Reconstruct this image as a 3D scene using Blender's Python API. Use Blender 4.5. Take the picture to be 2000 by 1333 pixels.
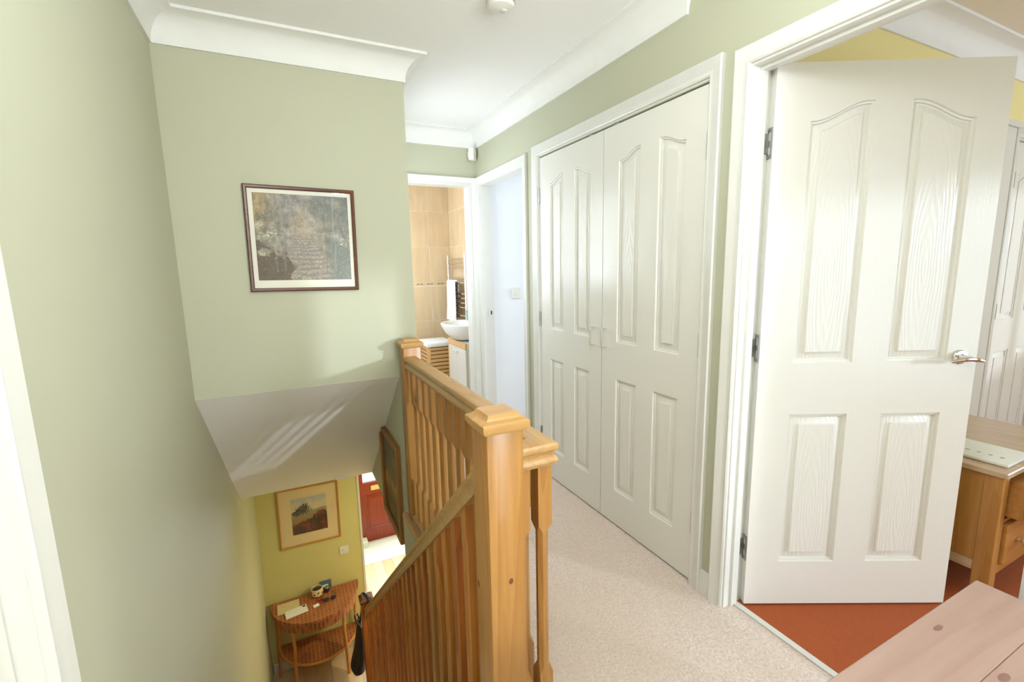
import bpy, bmesh, math, random
from mathutils import Vector, Matrix, noise
from mathutils.geometry import tessellate_polygon
random.seed(7)
PI = math.pi
S = bpy.context.scene
COL = S.collection
for o in list(bpy.data.objects): bpy.data.objects.remove(o)

# ------------------------------------------------------------------ camera
CAMZ = 1.335
cd = bpy.data.cameras.new('camera'); cam = bpy.data.objects.new('camera', cd); COL.objects.link(cam)
cd.sensor_width = 36.0; cd.lens = 906.0 / 2000.0 * 36.0; cd.clip_start = 0.02; cd.clip_end = 200
rt = Vector((0.8955, -0.4445, -0.0198)); dn = Vector((-0.0863, -0.1295, -0.9878)); fw = Vector((0.4365, 0.8863, -0.1543))
fw.normalize(); rt = (rt - fw * rt.dot(fw)).normalized(); up = rt.cross(fw)
m = Matrix((rt, up, -fw)).transposed().to_4x4(); m.translation = (0, 0, CAMZ)
cam.matrix_world = m
S.camera = cam
cd.dof.use_dof = False

# ------------------------------------------------------------------ world, lights, exposure
W = bpy.data.worlds.new('world'); S.world = W; W.use_nodes = True
bg = W.node_tree.nodes['Background']; bg.inputs[0].default_value = (0.74, 0.87, 1.0, 1); bg.inputs[1].default_value = 1.5
S.view_settings.view_transform = 'Standard'; S.view_settings.look = 'None'
S.view_settings.exposure = 1.03; S.view_settings.gamma = 1.0; S.view_settings.use_curve_mapping = False

def area(name, loc, direction, sx, sy, power, col=(1, 1, 1)):
    l = bpy.data.lights.new(name, 'AREA'); l.shape = 'RECTANGLE'; l.size = sx; l.size_y = sy; l.energy = power; l.color = col
    o = bpy.data.objects.new(name, l); COL.objects.link(o); o.location = loc
    o.rotation_euler = Vector(direction).to_track_quat('-Z', 'Y').to_euler(); return o
area('bedroom_window_light', (2.70, -2.13, 1.20), (0, 1, 0), 1.9, 1.7, 3.2, (0.36, 0.62, 1.0))
sl_ = bpy.data.lights.new('low_sun', 'SUN'); sl_.energy = 0.85; sl_.angle = math.radians(2.5); sl_.color = (0.80, 0.89, 1.0)
so_ = bpy.data.objects.new('low_sun', sl_); COL.objects.link(so_); so_.rotation_euler = Vector((-0.555, 0.83, -0.13)).to_track_quat('-Z', 'Y').to_euler()
area('left_wall_fill_light', (5.08, -0.6, 1.5), (-1, 0.1, -0.05), 1.0, 1.1, 12, (0.72, 0.86, 1.0))  # added source, brightens the left wall through the bedroom doorway
area('landing_window_light', (1.19, -1.93, 1.20), (-0.25, 1, 0.0), 0.38, 1.7, 13, (0.86, 0.93, 1.0))
area('bathroom_window_light', (0.42, 4.55, 1.55), (1, 0, 0), 1.1, 1.1, 10, (0.86, 0.93, 1.0))
area('small_room_window_light', (3.85, 3.05, 1.45), (-1, 0, 0), 0.6, 1.3, 11.5, (0.88, 0.94, 1.0))
area('cupboard_highlight_light', (0.575, 3.04, 1.55), (1, 0, 0.2), 0.50, 0.70, 6.5, (0.80, 0.90, 1.0))  # added lamp for the highlight on the cupboard doors, no room behind
area('front_door_light', (1.25, 6.35, -1.15), (0, -1, -0.15), 0.7, 0.8, 34, (0.85, 0.93, 1.0))
def lamp(name, loc, power, col, r=0.06):
    l = bpy.data.lights.new(name, 'POINT'); l.energy = power; l.color = col; l.shadow_soft_size = r
    o = bpy.data.objects.new(name, l); COL.objects.link(o); o.location = loc; return o
lamp('hall_lamp_light', (1.35, 3.3, -0.62), 24, (1.0, 0.84, 0.50), 0.08)
lamp('landing_fill_light', (1.22, -1.45, 1.30), 42, (0.86, 0.93, 1.0), 0.20)  # added fill behind the camera, no lamp stands there
lamp('landing_overhead_fill', (0.50, 0.62, 2.12), 13, (0.90, 0.95, 1.0), 0.14)  # added overhead fill, no pendant hangs on the landing

# ------------------------------------------------------------------ materials
def srgb(r, g, b):
    f = lambda c: (c / 255 / 12.92) if c / 255 <= 0.04045 else ((c / 255 + 0.055) / 1.055) ** 2.4
    return (f(r), f(g), f(b), 1)
class NT:
    def __init__(s, name):
        s.m = bpy.data.materials.new(name); s.m.use_nodes = True; s.t = s.m.node_tree
        s.p = s.t.nodes['Principled BSDF']
    def n(s, kind, **kw):
        nd = s.t.nodes.new(kind)
        for k, v in kw.items():
            if k in nd.inputs.keys() if hasattr(nd.inputs, 'keys') else False: nd.inputs[k].default_value = v
            else: setattr(nd, k, v)
        return nd
    def l(s, a, b): s.t.links.new(a, b)
    def coord(s, scale=(1, 1, 1), rnd=False):
        tc = s.n('ShaderNodeTexCoord'); mp = s.n('ShaderNodeMapping'); mp.inputs['Scale'].default_value = scale
        if rnd:
            oi = s.n('ShaderNodeObjectInfo'); mu = s.n('ShaderNodeVectorMath', operation='SCALE'); cx = s.n('ShaderNodeCombineXYZ')
            for i in range(3): s.l(oi.outputs['Random'], cx.inputs[i])
            s.l(cx.outputs[0], mu.inputs[0]); mu.inputs['Scale'].default_value = 37.0
            ad = s.n('ShaderNodeVectorMath', operation='ADD'); s.l(tc.outputs['Object'], ad.inputs[0]); s.l(mu.outputs[0], ad.inputs[1])
            s.l(ad.outputs[0], mp.inputs['Vector'])
        else: s.l(tc.outputs['Object'], mp.inputs['Vector'])
        return mp.outputs[0]
    def noise(s, vec, scale, detail=4, rough=0.55, dist=0):
        nd = s.n('ShaderNodeTexNoise'); s.l(vec, nd.inputs['Vector']); nd.inputs['Scale'].default_value = scale
        nd.inputs['Detail'].default_value = detail; nd.inputs['Roughness'].default_value = rough; nd.inputs['Distortion'].default_value = dist
        return nd.outputs['Fac']
    def ramp(s, fac, stops, interp='LINEAR'):
        r = s.n('ShaderNodeValToRGB'); s.l(fac, r.inputs[0]); cr = r.color_ramp; cr.interpolation = interp
        while len(cr.elements) < len(stops): cr.elements.new(0.5)
        for e, (p, c) in zip(cr.elements, stops): e.position = p; e.color = c
        return r.outputs[0]
    def mix(s, fac, a, b, mode='MIX'):
        x = s.n('ShaderNodeMix', data_type='RGBA', blend_type=mode)
        for sock, v in ((x.inputs[0], fac), (x.inputs[6], a), (x.inputs[7], b)):
            if hasattr(v, 'is_linked'): s.l(v, sock)
            else: sock.default_value = v
        return x.outputs[2]
    def bump(s, h, strength=0.3, dist=0.002):
        b = s.n('ShaderNodeBump'); b.inputs['Strength'].default_value = strength; b.inputs['Distance'].default_value = dist
        s.l(h, b.inputs['Height']); s.l(b.outputs[0], s.p.inputs['Normal']); return b
    def col(s, v):
        if hasattr(v, 'is_linked'): s.l(v, s.p.inputs['Base Color'])
        else: s.p.inputs['Base Color'].default_value = v
    def rough(s, v): s.p.inputs['Roughness'].default_value = v
def paint(name, c, rough=0.6, bump=0.12, scale=260, var=0.04):
    t = NT(name); v = t.coord()
    d = tuple(x * (1 - var) for x in c[:3]) + (1,)
    t.col(t.mix(t.noise(v, 3.0, 3), c, d)); t.rough(rough); t.bump(t.noise(v, scale, 2), bump, 0.001); return t.m
def plain(name, c, rough=0.5, metal=0.0, spec=None):
    t = NT(name); v = t.coord(); d = tuple(x * 0.93 for x in c[:3]) + (1,)
    t.col(t.mix(t.noise(v, 14, 3), c, d)); t.rough(rough); t.p.inputs['Metallic'].default_value = metal; return t.m
def wood(name, light, dark, axis='Z', fine=60, rings=5.0, knots=True, rough=0.38, rnd=True, line=0.55, knotcol=(70, 38, 16)):
    t = NT(name); k = {'X': 0, 'Y': 1, 'Z': 2}[axis]
    sc = [1, 1, 1]; sc[k] = 0.07; v = t.coord(tuple(sc), rnd)
    f1 = t.noise(v, fine, 5, 0.6); f2 = t.noise(v, rings, 2, 0.5, 0.4)
    mul = t.n('ShaderNodeMath', operation='MULTIPLY'); t.l(f2, mul.inputs[0]); mul.inputs[1].default_value = 16.0
    sn = t.n('ShaderNodeMath', operation='FRACT'); t.l(mul.outputs[0], sn.inputs[0])
    mid = tuple((a + b) / 2 for a, b in zip(light, dark))
    c1 = t.ramp(f1, [(0.3, light), (0.75, mid)])
    lines = t.ramp(sn.outputs[0], [(0.0, (0, 0, 0, 1)), (0.55, (0.12, 0.12, 0.12, 1)), (0.92, (line, line, line, 1)), (1.0, (0, 0, 0, 1))])
    c2 = t.mix(lines, c1, dark)
    if knots:
        sc2 = [3.2, 3.2, 3.2]; sc2[k] = 1.7; v2 = t.coord(tuple(sc2), rnd)
        vo = t.n('ShaderNodeTexVoronoi'); t.l(v2, vo.inputs['Vector']); vo.inputs['Scale'].default_value = 1.15
        kf = t.ramp(vo.outputs['Distance'], [(0.035, (1, 1, 1, 1)), (0.07, (0.5, 0.5, 0.5, 1)), (0.16, (0, 0, 0, 1))])
        c2 = t.mix(kf, c2, srgb(*knotcol))
    t.col(c2); t.rough(rough * 0.8); t.bump(f1, 0.10, 0.001); return t.m
def weave(name, a, b, scale=60):
    t = NT(name); v = t.coord()
    w1 = t.n('ShaderNodeTexWave', bands_direction='X'); w2 = t.n('ShaderNodeTexWave', bands_direction='Y')
    w3 = t.n('ShaderNodeTexWave', bands_direction='Z')
    for w in (w1, w2, w3): t.l(v, w.inputs['Vector']); w.inputs['Scale'].default_value = scale; w.inputs['Distortion'].default_value = 0.6
    mx = t.n('ShaderNodeMath', operation='MAXIMUM'); t.l(w1.outputs['Fac'], mx.inputs[0]); t.l(w2.outputs['Fac'], mx.inputs[1])
    ml = t.n('ShaderNodeMath', operation='MULTIPLY'); t.l(mx.outputs[0], ml.inputs[0]); ml.inputs[1].default_value = 1
    c = t.mix(ml.outputs[0], b, a); c = t.mix(t.noise(v, 9, 3), c, b); t.col(c); t.rough(0.55); t.bump(ml.outputs[0], 0.8, 0.004); return t.m
def glossdoor(name, c, cathedral=False):
    t = NT(name); t.col(c); t.rough(0.24)
    v = t.coord((1, 1, 0.035)); g = t.noise(v, 240, 3, 0.6)
    if cathedral:
        v2 = t.coord((1, 1, 0.13)); w = t.n('ShaderNodeTexWave', wave_type='RINGS', rings_direction='SPHERICAL', wave_profile='SIN')
        t.l(v2, w.inputs['Vector']); w.inputs['Scale'].default_value = 30; w.inputs['Distortion'].default_value = 5.5
        w.inputs['Detail'].default_value = 2; w.inputs['Detail Scale'].default_value = 1.3
        t.bump(t.mix(0.22, w.outputs['Fac'], g), 0.34, 0.002)
    else: t.bump(g, 0.30, 0.0012)
    return t.m

M = {}
M['green'] = paint('sage_wall_paint', srgb(188, 188, 163), 0.62)
M['hallgreen'] = paint('olive_hall_paint', srgb(202, 196, 132), 0.62)
M['yellow'] = paint('yellow_bedroom_paint', srgb(232, 218, 150), 0.65)
M['ceil'] = paint('ceiling_paint', srgb(242, 241, 238), 0.8, 0.35, 190)
M['white'] = paint('white_wall_paint', srgb(236, 238, 240), 0.7)
M['gloss'] = plain('white_gloss_paint', srgb(222, 221, 214), 0.28)
M['coving'] = plain('white_coving_paint', srgb(234, 233, 228), 0.6)
M['door'] = glossdoor('white_grained_door_paint', srgb(226, 224, 216))
M['doorpanel'] = glossdoor('white_embossed_panel_paint', srgb(226, 224, 216), True)
M['bedceil'] = paint('bedroom_ceiling_paint', srgb(236, 226, 210), 0.8)
M['plastic'] = plain('white_plastic', srgb(232, 230, 220), 0.35)
M['chrome'] = plain('polished_chrome', (0.78, 0.78, 0.80, 1), 0.10, 1.0)
M['steel'] = plain('dull_steel', (0.42, 0.42, 0.42, 1), 0.32, 1.0)
M['pine'] = wood('lacquered_pine', srgb(182, 134, 72), srgb(144, 92, 42), 'Z', knots=True, line=0.4)
M['piney'] = wood('lacquered_pine_lengthwise', srgb(190, 152, 98), srgb(150, 106, 58), 'Y', line=0.35)
M['pinex'] = wood('lacquered_pine_crosswise', srgb(196, 154, 94), srgb(158, 110, 58), 'X', line=0.35)
M['pinered'] = wood('reddish_stair_pine', srgb(176, 108, 48), srgb(128, 62, 20), 'Z', rough=0.42)
M['pinered2'] = wood('amber_stair_pine', srgb(192, 130, 58), srgb(142, 76, 26), 'Z', rough=0.42)
M['tablepine'] = wood('pale_pine_plank', srgb(172, 144, 132), srgb(150, 118, 104), 'X', fine=35, rings=3, line=0.3, rough=0.33, knotcol=(140, 96, 84))
M['chest'] = wood('honey_oak', srgb(190, 138, 72), srgb(150, 96, 40), 'Z', knots=False, rough=0.45, line=0.3)
M['chestx'] = wood('honey_oak_crosswise', srgb(196, 142, 76), srgb(152, 96, 42), 'X', knots=False, rough=0.4, line=0.3)
M['chesttop'] = wood('pale_oak_top', srgb(206, 180, 152), srgb(176, 140, 108), 'Y', knots=False, rough=0.3, line=0.3)
M['darkframe'] = wood('dark_walnut_frame', srgb(104, 56, 32), srgb(64, 32, 18), 'X', knots=False, rough=0.35)
M['goldframe'] = plain('gilt_frame', srgb(190, 138, 64), 0.4, 0.25)
M['darkgilt'] = plain('dull_bronze_frame', srgb(150, 108, 60), 0.45, 0.2)
M['mat'] = plain('cream_mount_board', srgb(240, 236, 222), 0.8)
M['mat2'] = plain('buff_mount_board', srgb(226, 206, 158), 0.8)
M['reddoor'] = wood('mahogany_door_stain', srgb(150, 58, 34), srgb(104, 34, 20), 'Z', knots=False, rough=0.35, line=0.4)
M['wicker'] = weave('brown_wicker', srgb(206, 138, 84), srgb(128, 70, 36), 9)
M['cane'] = plain('golden_cane', srgb(206, 138, 66), 0.45)
M['black'] = plain('black_leather', (0.012, 0.012, 0.014, 1), 0.4)
M['dark'] = plain('dark_plastic', (0.03, 0.03, 0.035, 1), 0.3)
M['ceramic'] = plain('white_ceramic', srgb(245, 245, 245), 0.12)
M['towel'] = paint('white_towelling', srgb(240, 243, 243), 0.95, 0.8, 320)
M['bamboo'] = wood('bamboo_slats', srgb(226, 186, 130), srgb(188, 138, 84), 'X', knots=False, line=0.2)
M['paper'] = plain('white_paper', srgb(238, 236, 230), 0.8)
M['envelope'] = plain('buff_envelope', srgb(220, 204, 150), 0.8)
M['teal'] = plain('teal_plastic', srgb(120, 175, 175), 0.4)
M['red'] = plain('red_plastic', srgb(170, 30, 20), 0.4)
M['blue'] = plain('slate_blue_card', srgb(84, 108, 130), 0.6)
M['brass'] = plain('pale_brass', srgb(232, 204, 140), 0.35, 0.4)
M['matgrey'] = paint('pale_grey_mat', srgb(226, 228, 226), 0.95, 0.6, 300, 0.15)
t = NT('beige_carpet'); v = t.coord()
n1 = t.noise(v, 105, 3, 0.75); n2 = t.noise(v, 2.2, 2)
c = t.mix(t.ramp(n1, [(0.3, (0, 0, 0, 1)), (0.7, (1, 1, 1, 1))]), srgb(206, 184, 170), srgb(255, 247, 240)); t.col(t.mix(n2, c, srgb(226, 204, 184))); t.rough(0.95); t.bump(n1, 1.0, 0.008); M['carpet'] = t.m
t = NT('rust_bedroom_carpet'); v = t.coord(); n1 = t.noise(v, 190, 3, 0.7)
t.col(t.mix(n1, srgb(150, 68, 26), srgb(184, 94, 44))); t.rough(0.9); t.bump(n1, 0.5, 0.003); M['rust'] = t.m
t = NT('travertine_tile'); v = t.coord((1, 1, 0.12), True); n1 = t.noise(v, 17, 5, 0.6, 0.5); n2 = t.noise(t.coord((1, 1, 1), True), 3, 3)
t.col(t.mix(n2, t.ramp(n1, [(0.25, srgb(230, 214, 190)), (0.5, srgb(212, 188, 156)), (0.8, srgb(192, 162, 126))]), srgb(228, 202, 160))); t.rough(0.25); M['tile'] = t.m
M['grout'] = plain('pale_grout', srgb(240, 230, 210), 0.9)
M['border'] = plain('brown_mosaic_border', srgb(178, 132, 84), 0.4)
t = NT('laminate_plank'); v = t.coord((1, 0.12, 1), True); n1 = t.noise(v, 20, 4); oi = t.n('ShaderNodeObjectInfo')
t.col(t.mix(oi.outputs['Random'], t.mix(n1, srgb(214, 184, 148), srgb(190, 152, 114)), srgb(224, 200, 168))); t.rough(0.3); M['laminate'] = t.m
t = NT('artwork_pigment'); at = t.n('ShaderNodeVertexColor'); at.layer_name = 'Col'; t.col(at.outputs['Color']); t.rough(0.45); M['art'] = t.m
def glassmat(name, tint=(1, 1, 1, 1), gl=0.06):
    t = NT(name); t.t.nodes.remove(t.p); out = [n for n in t.t.nodes if n.type == 'OUTPUT_MATERIAL'][0]
    tr = t.n('ShaderNodeBsdfTransparent'); tr.inputs[0].default_value = tint
    g = t.n('ShaderNodeBsdfGlossy'); g.inputs['Roughness'].default_value = 0.02
    lw = t.n('ShaderNodeLayerWeight'); lw.inputs['Blend'].default_value = 0.5
    pw = t.n('ShaderNodeMath', operation='POWER'); t.l(lw.outputs['Facing'], pw.inputs[0]); pw.inputs[1].default_value = 5.0
    fr = t.n('ShaderNodeMath', operation='MULTIPLY_ADD'); t.l(pw.outputs[0], fr.inputs[0]); fr.inputs[1].default_value = 0.93; fr.inputs[2].default_value = 0.035
    mx = t.n('ShaderNodeMixShader'); t.l(fr.outputs[0], mx.inputs[0]); t.l(tr.outputs[0], mx.inputs[1]); t.l(g.outputs[0], mx.inputs[2])
    t.l(mx.outputs[0], out.inputs['Surface']); return t.m
M['glass'] = glassmat('clear_glass')

# ------------------------------------------------------------------ helpers
ROOT = {}; ORG = {}
class B:
    def __init__(s): s.b = bmesh.new()
    def box(s, x0, x1, y0, y1, z0, z1, bev=0.0, rot=None, seg=1):
        t = bmesh.new(); bmesh.ops.create_cube(t, size=1)
        for v in t.verts: v.co = Vector(((x0 + x1) / 2 + v.co.x * (x1 - x0), (y0 + y1) / 2 + v.co.y * (y1 - y0), (z0 + z1) / 2 + v.co.z * (z1 - z0)))
        if bev: bmesh.ops.bevel(t, geom=t.edges[:], offset=bev, segments=seg, profile=0.5, affect='EDGES')
        return s.add(t, rot)
    def add(s, t, mat=None):
        if mat is not None: bmesh.ops.transform(t, matrix=mat, verts=t.verts)
        me = bpy.data.meshes.new('tmp'); t.to_mesh(me); t.free(); s.b.from_mesh(me); bpy.data.meshes.remove(me); return s
    def poly(s, pts, faces):
        vs = [s.b.verts.new(p) for p in pts]
        for f in faces:
            try: s.b.faces.new([vs[i] for i in f])
            except ValueError: pass
        return s
    def prism(s, prof, f, a0, a1):
        n = len(prof); pts = [f(u, v, a0) for u, v in prof] + [f(u, v, a1) for u, v in prof]
        s.poly(pts, [tuple(range(n))[::-1], tuple(range(n, 2 * n))] + [(i, (i + 1) % n, n + (i + 1) % n, n + i) for i in range(n)]); return s
    def loft(s, rings, close=True, caps=True):
        n = len(rings[0]); pts = [p for r in rings for p in r]; fs = []
        for k in range(len(rings) - 1):
            for i in range(n if close else n - 1):
                j = (i + 1) % n; fs.append((k * n + i, k * n + j, (k + 1) * n + j, (k + 1) * n + i))
        if caps: fs += [tuple(range(n))[::-1], tuple((len(rings) - 1) * n + i for i in range(n))]
        return s.poly(pts, fs)
    def lathe(s, prof, c=(0, 0, 0), seg=24, caps=True):
        return s.loft([[(c[0] + r * math.cos(2 * PI * i / seg), c[1] + r * math.sin(2 * PI * i / seg), c[2] + z) for i in range(seg)] for r, z in prof], True, caps)
    def tube(s, path, r, seg=8, flat=1.0):
        path = [Vector(p) for p in path]; rings = []
        for i, p in enumerate(path):
            d = (path[min(i + 1, len(path) - 1)] - path[max(i - 1, 0)]).normalized()
            a = Vector((0, 0, 1)) if abs(d.z) < 0.9 else Vector((1, 0, 0)); u = d.cross(a).normalized(); w = u.cross(d)
            rr = r[i] if isinstance(r, (list, tuple)) else r
            rings.append([tuple(p + u * math.cos(2 * PI * k / seg) * rr * flat + w * math.sin(2 * PI * k / seg) * rr) for k in range(seg)])
        return s.loft(rings)
def root_of(p):
    while p.parent is not None: p = p.parent
    return p
def obj(name, b, mat, parent=None, world=False, origin=None, kind=None, label=None, flat=False):
    bm = b.b if isinstance(b, B) else b
    if parent is not None and world: bmesh.ops.transform(bm, matrix=ROOT[root_of(parent).name].inverted(), verts=bm.verts)
    bmesh.ops.recalc_face_normals(bm, faces=bm.faces)
    if origin is None:
        if parent is None and bm.verts:
            xs = [v.co for v in bm.verts]; lo = [min(c[i] for c in xs) for i in range(3)]; hi = [max(c[i] for c in xs) for i in range(3)]
            origin = ((lo[0] + hi[0]) / 2, (lo[1] + hi[1]) / 2, lo[2])
        else: origin = (0, 0, 0)
    for v in bm.verts: v.co -= Vector(origin)
    me = bpy.data.meshes.new(name); bm.to_mesh(me); bm.free()
    if not flat:
        for p in me.polygons: p.use_smooth = True
        me.set_sharp_from_angle(angle=math.radians(32))
    me.materials.append(mat)
    o = bpy.data.objects.new(name, me); COL.objects.link(o)
    ORG[o.name] = Vector(origin)
    if parent is not None:
        o.parent = parent; o.location = Vector(origin) - ORG.get(parent.name, Vector((0, 0, 0)))
    else: o.location = origin
    if kind: o['kind'] = kind
    if label: o['label'] = label
    return o
def thing(name, label, cat, loc=(0, 0, 0), rz=0.0, group=None, kind=None):
    o = bpy.data.objects.new(name, None); o.empty_display_size = 0.05; COL.objects.link(o); o.location = loc; o.rotation_euler = (0, 0, rz)
    if label: o['label'] = label
    if cat: o['category'] = cat
    if group: o['group'] = group
    if kind: o['kind'] = kind
    ROOT[o.name] = Matrix.Translation(loc) @ Matrix.Rotation(rz, 4, 'Z'); ORG[o.name] = Vector((0, 0, 0)); return o
def tag(o, label, cat, group=None):
    o['label'] = label; o['category'] = cat
    if group: o['group'] = group
    return o
def struct(name, b, mat): return obj(name, b, mat, kind='structure')
def cells(us, vs, holes):
    us = sorted(set(us)); vs = sorted(set(vs))
    for i in range(len(us) - 1):
        for j in range(len(vs) - 1):
            cu = (us[i] + us[i + 1]) / 2; cv = (vs[j] + vs[j + 1]) / 2
            if not any(h[0] < cu < h[1] and h[2] < cv < h[3] for h in holes): yield us[i], us[i + 1], vs[j], vs[j + 1]
def wall(name, ax, t0, t1, a0, a1, z0, z1, holes, mat):
    b = B()
    us = [a0, a1] + [x for h in holes for x in h[:2]]; vs = [z0, z1] + [x for h in holes for x in h[2:]]
    for u0, u1, v0, v1 in cells(us, vs, holes):
        if v1 <= z0 + 1e-6 or v0 >= z1: continue
        if ax == 'x': b.box(t0, t1, u0, u1, v0, v1)
        else: b.box(u0, u1, t0, t1, v0, v1)
    return struct(name, b, mat)
ARCH = [(0.0, 0.0), (0.0, 0.010), (0.006, 0.014), (0.012, 0.011), (0.020, 0.011), (0.032, 0.016), (0.040, 0.018), (0.050, 0.021), (0.055, 0.018), (0.055, 0.0)]
def architrave(parent, ax, wallc, out, a0, a1, ztop, zbot=0.0, name='architrave', w=0.055, sides='lrt'):
    b = B(); k = w / 0.055; rings = []
    for t_, h in ARCH:
        t_ *= k; c = wallc + out * (h + 0.0005)
        P = [(a0 - t_, zbot), (a0 - t_, ztop + t_), (a1 + t_, ztop + t_), (a1 + t_, zbot)]
        rings.append([(c, a, z) if ax == 'x' else (a, c, z) for a, z in P])
    n = len(rings)
    for i in range(n - 1):
        for q, on in ((0, 'l'), (1, 't'), (2, 'r')):
            if on in sides:
                p = [rings[i][q], rings[i][q + 1], rings[i + 1][q + 1], rings[i + 1][q]]; b.poly(p, [(0, 1, 2, 3)])
    bmesh.ops.remove_doubles(b.b, verts=b.b.verts, dist=1e-5)
    return obj(name, b, M['gloss'], parent, world=True)
def lining(parent, ax, t0, t1, a0, a1, ztop, th=0.02, name='door_lining', zbot=0.0):
    b = B()
    def bx(u0, u1, v0, v1):
        if ax == 'x': b.box(t0, t1, u0, u1, v0, v1)
        else: b.box(u0, u1, t0, t1, v0, v1)
    bx(a0 - th, a0, zbot, ztop + th); bx(a1, a1 + th, zbot, ztop + th); bx(a0, a1, ztop, ztop + th)
    return obj(name, b, M['gloss'], parent, world=True)

XL = -0.39; XR = 1.452; YP = 2.455; YE = 3.53; ZC = 2.38; ZH = -2.55; HC = -0.26; YB = 4.65; XS = 0.632; YBK = -2.0

# ------------------------------------------------------------------ room shell
fl = B(); fl.box(XL, XR + 0.055, YBK, 1.03, -0.25, 0); fl.box(0.53, XR + 0.055, 1.03, YP + 0.0003, -0.25, 0); fl.box(XS - 0.05, XR + 0.055, YP + 0.0003, YE + 0.02, -0.25, 0)
fl.box(XR + 0.055, 2.1, 1.24, 2.56, -0.25, 0); struct('floor', fl, M['carpet'])
struct('floor_bedroom', B().box(XR + 0.055, 5.2, -2.2, 1.16, -0.25, 0.0), M['rust'])
struct('floor_small_room', B().box(XR + 0.055, 4.0, 2.56, YE, -0.25, 0.0), M['carpet'])
struct('floor_bathroom', B().box(XS, 2.0, YE + 0.02, 3.70, -0.25, 0.0).box(0.25, 2.0, 3.70, 5.5, -0.25, 0.0), M['grout'])
struct('ceiling_hall', B().box(XL, 2.4, 3.667, 6.6, HC, -0.25).box(0.534, 2.4, 0.9, 3.667, HC - 0.002, -0.25), M['ceil'])
struct('trim_landing_edge', B().box(0.505, 0.53, 1.03, YP, HC, -0.004).box(XL, 0.53, 1.03, 1.045, HC, -0.004), M['green'])
wall('wall_left', 'x', XL - 0.1, XL, YBK, YB, ZH, ZC, [(0.10, 0.92, 0, 1.99)], M['green'])
wall('wall_front', 'y', YBK - 0.1, YBK, XL - 0.1, XR + 0.05, -0.25, ZC, [(0.98, 1.40, 0.3, 2.1)], M['green'])
wall('wall_back', 'y', YP, YP + 0.1, XL, XS, 0.774, ZC, [], M['green'])
struct('ceiling_stair_slope', B().prism([(YP, 0.774), (3.667, HC), (3.70, HC), (3.70, 0.0), (2.60, 0.95), (YP + 0.1, 0.95), (YP + 0.02, 0.774)], lambda u, v, a: (a, u, v), XL, 0.5305), M['ceil'])
wall('wall_stair_side', 'x', 0.53, XS, YP + 0.0005, YE, HC, ZC, [(2.70, 3.38, 1.05, 2.0)], M['green'])
wall('wall_far', 'y', YE, YE + 0.1, XS, XR + 0.1, 0, ZC, [(0.70, 1.39, -1, 1.985)], M['green'])
wall('wall_far_side', 'y', YE, YE + 0.1, XL, XS, 0.3, ZC, [], M['white'])
wall('wall_right', 'x', XR, XR + 0.05, YBK, YE, 0, 2.62, [(0.335, 1.115, -1, 1.99), (1.28, 2.55, -1, 1.99), (2.735, 3.475, -1, 1.99)], M['green'])
wall('wall_bedroom_inner', 'x', XR + 0.05, XR + 0.1, -2.2, 1.16, 0.0005, ZC + 0.3, [(0.335, 1.115, -1, 1.99)], M['yellow'])
wall('wall_bedroom_back', 'y', 1.16, 1.24, XR + 0.1, 5.2, 0, ZC + 0.3, [(3.66, 4.42, 0, 1.99)], M['yellow'])
wall('wall_bedroom_front', 'y', -2.3, -2.2, XR + 0.1, 5.3, -0.25, ZC + 0.3, [(1.75, 4.45, 0.3, 2.1)], M['yellow'])
wall('wall_bedroom_right', 'x', 5.2, 5.3, -2.3, 1.24, -0.25, ZC + 0.3, [(-1.2, 0.0, 0.9, 2.1)], M['yellow'])
struct('ceiling_bedroom', B().box(XR + 0.1, 5.3, -2.3, 1.24, ZC, ZC + 0.1), M['bedceil'])
wall('wall_small_room_far', 'y', 3.50, YE, XR + 0.1, 4.0, 0, ZC, [], M['white'])
wall('wall_small_room_near', 'y', 2.56, 2.66, XR + 0.1, 4.0, 0, ZC, [], M['white'])
wall('wall_small_room_right', 'x', 4.0, 4.1, 2.56, YE + 0.1, -0.25, ZC, [(2.7, 3.4, 0.8, 2.1)], M['white'])
wall('wall_small_room_inner', 'x', XR + 0.05, XR + 0.1, 2.56, YE, 0.0005, ZC, [(2.735, 3.475, -1, 1.99)], M['white'])
struct('ceiling_small_room', B().box(XR + 0.1, 4.0, 2.56, YE, ZC - 0.02, ZC + 0.1), M['ceil'])
wall('wall_cupboard_back', 'x', 2.06, 2.1, 1.24, 2.56, -0.25, ZC, [], M['white'])
wall('wall_bathroom_left', 'x', 0.25, 0.35, YE + 0.1, 5.5, -0.25, ZC, [(4.0, 5.1, 1.0, 2.1)], M['white'])
struct('ceiling_bathroom', B().box(0.25, 2.0, YE + 0.1, 5.5, ZC - 0.02, ZC + 0.1), M['ceil'])
struct('ceiling', B().box(XL - 0.1, XR + 0.02, YBK, YE + 0.1, ZC, ZC + 0.1), M['ceil'])
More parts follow.
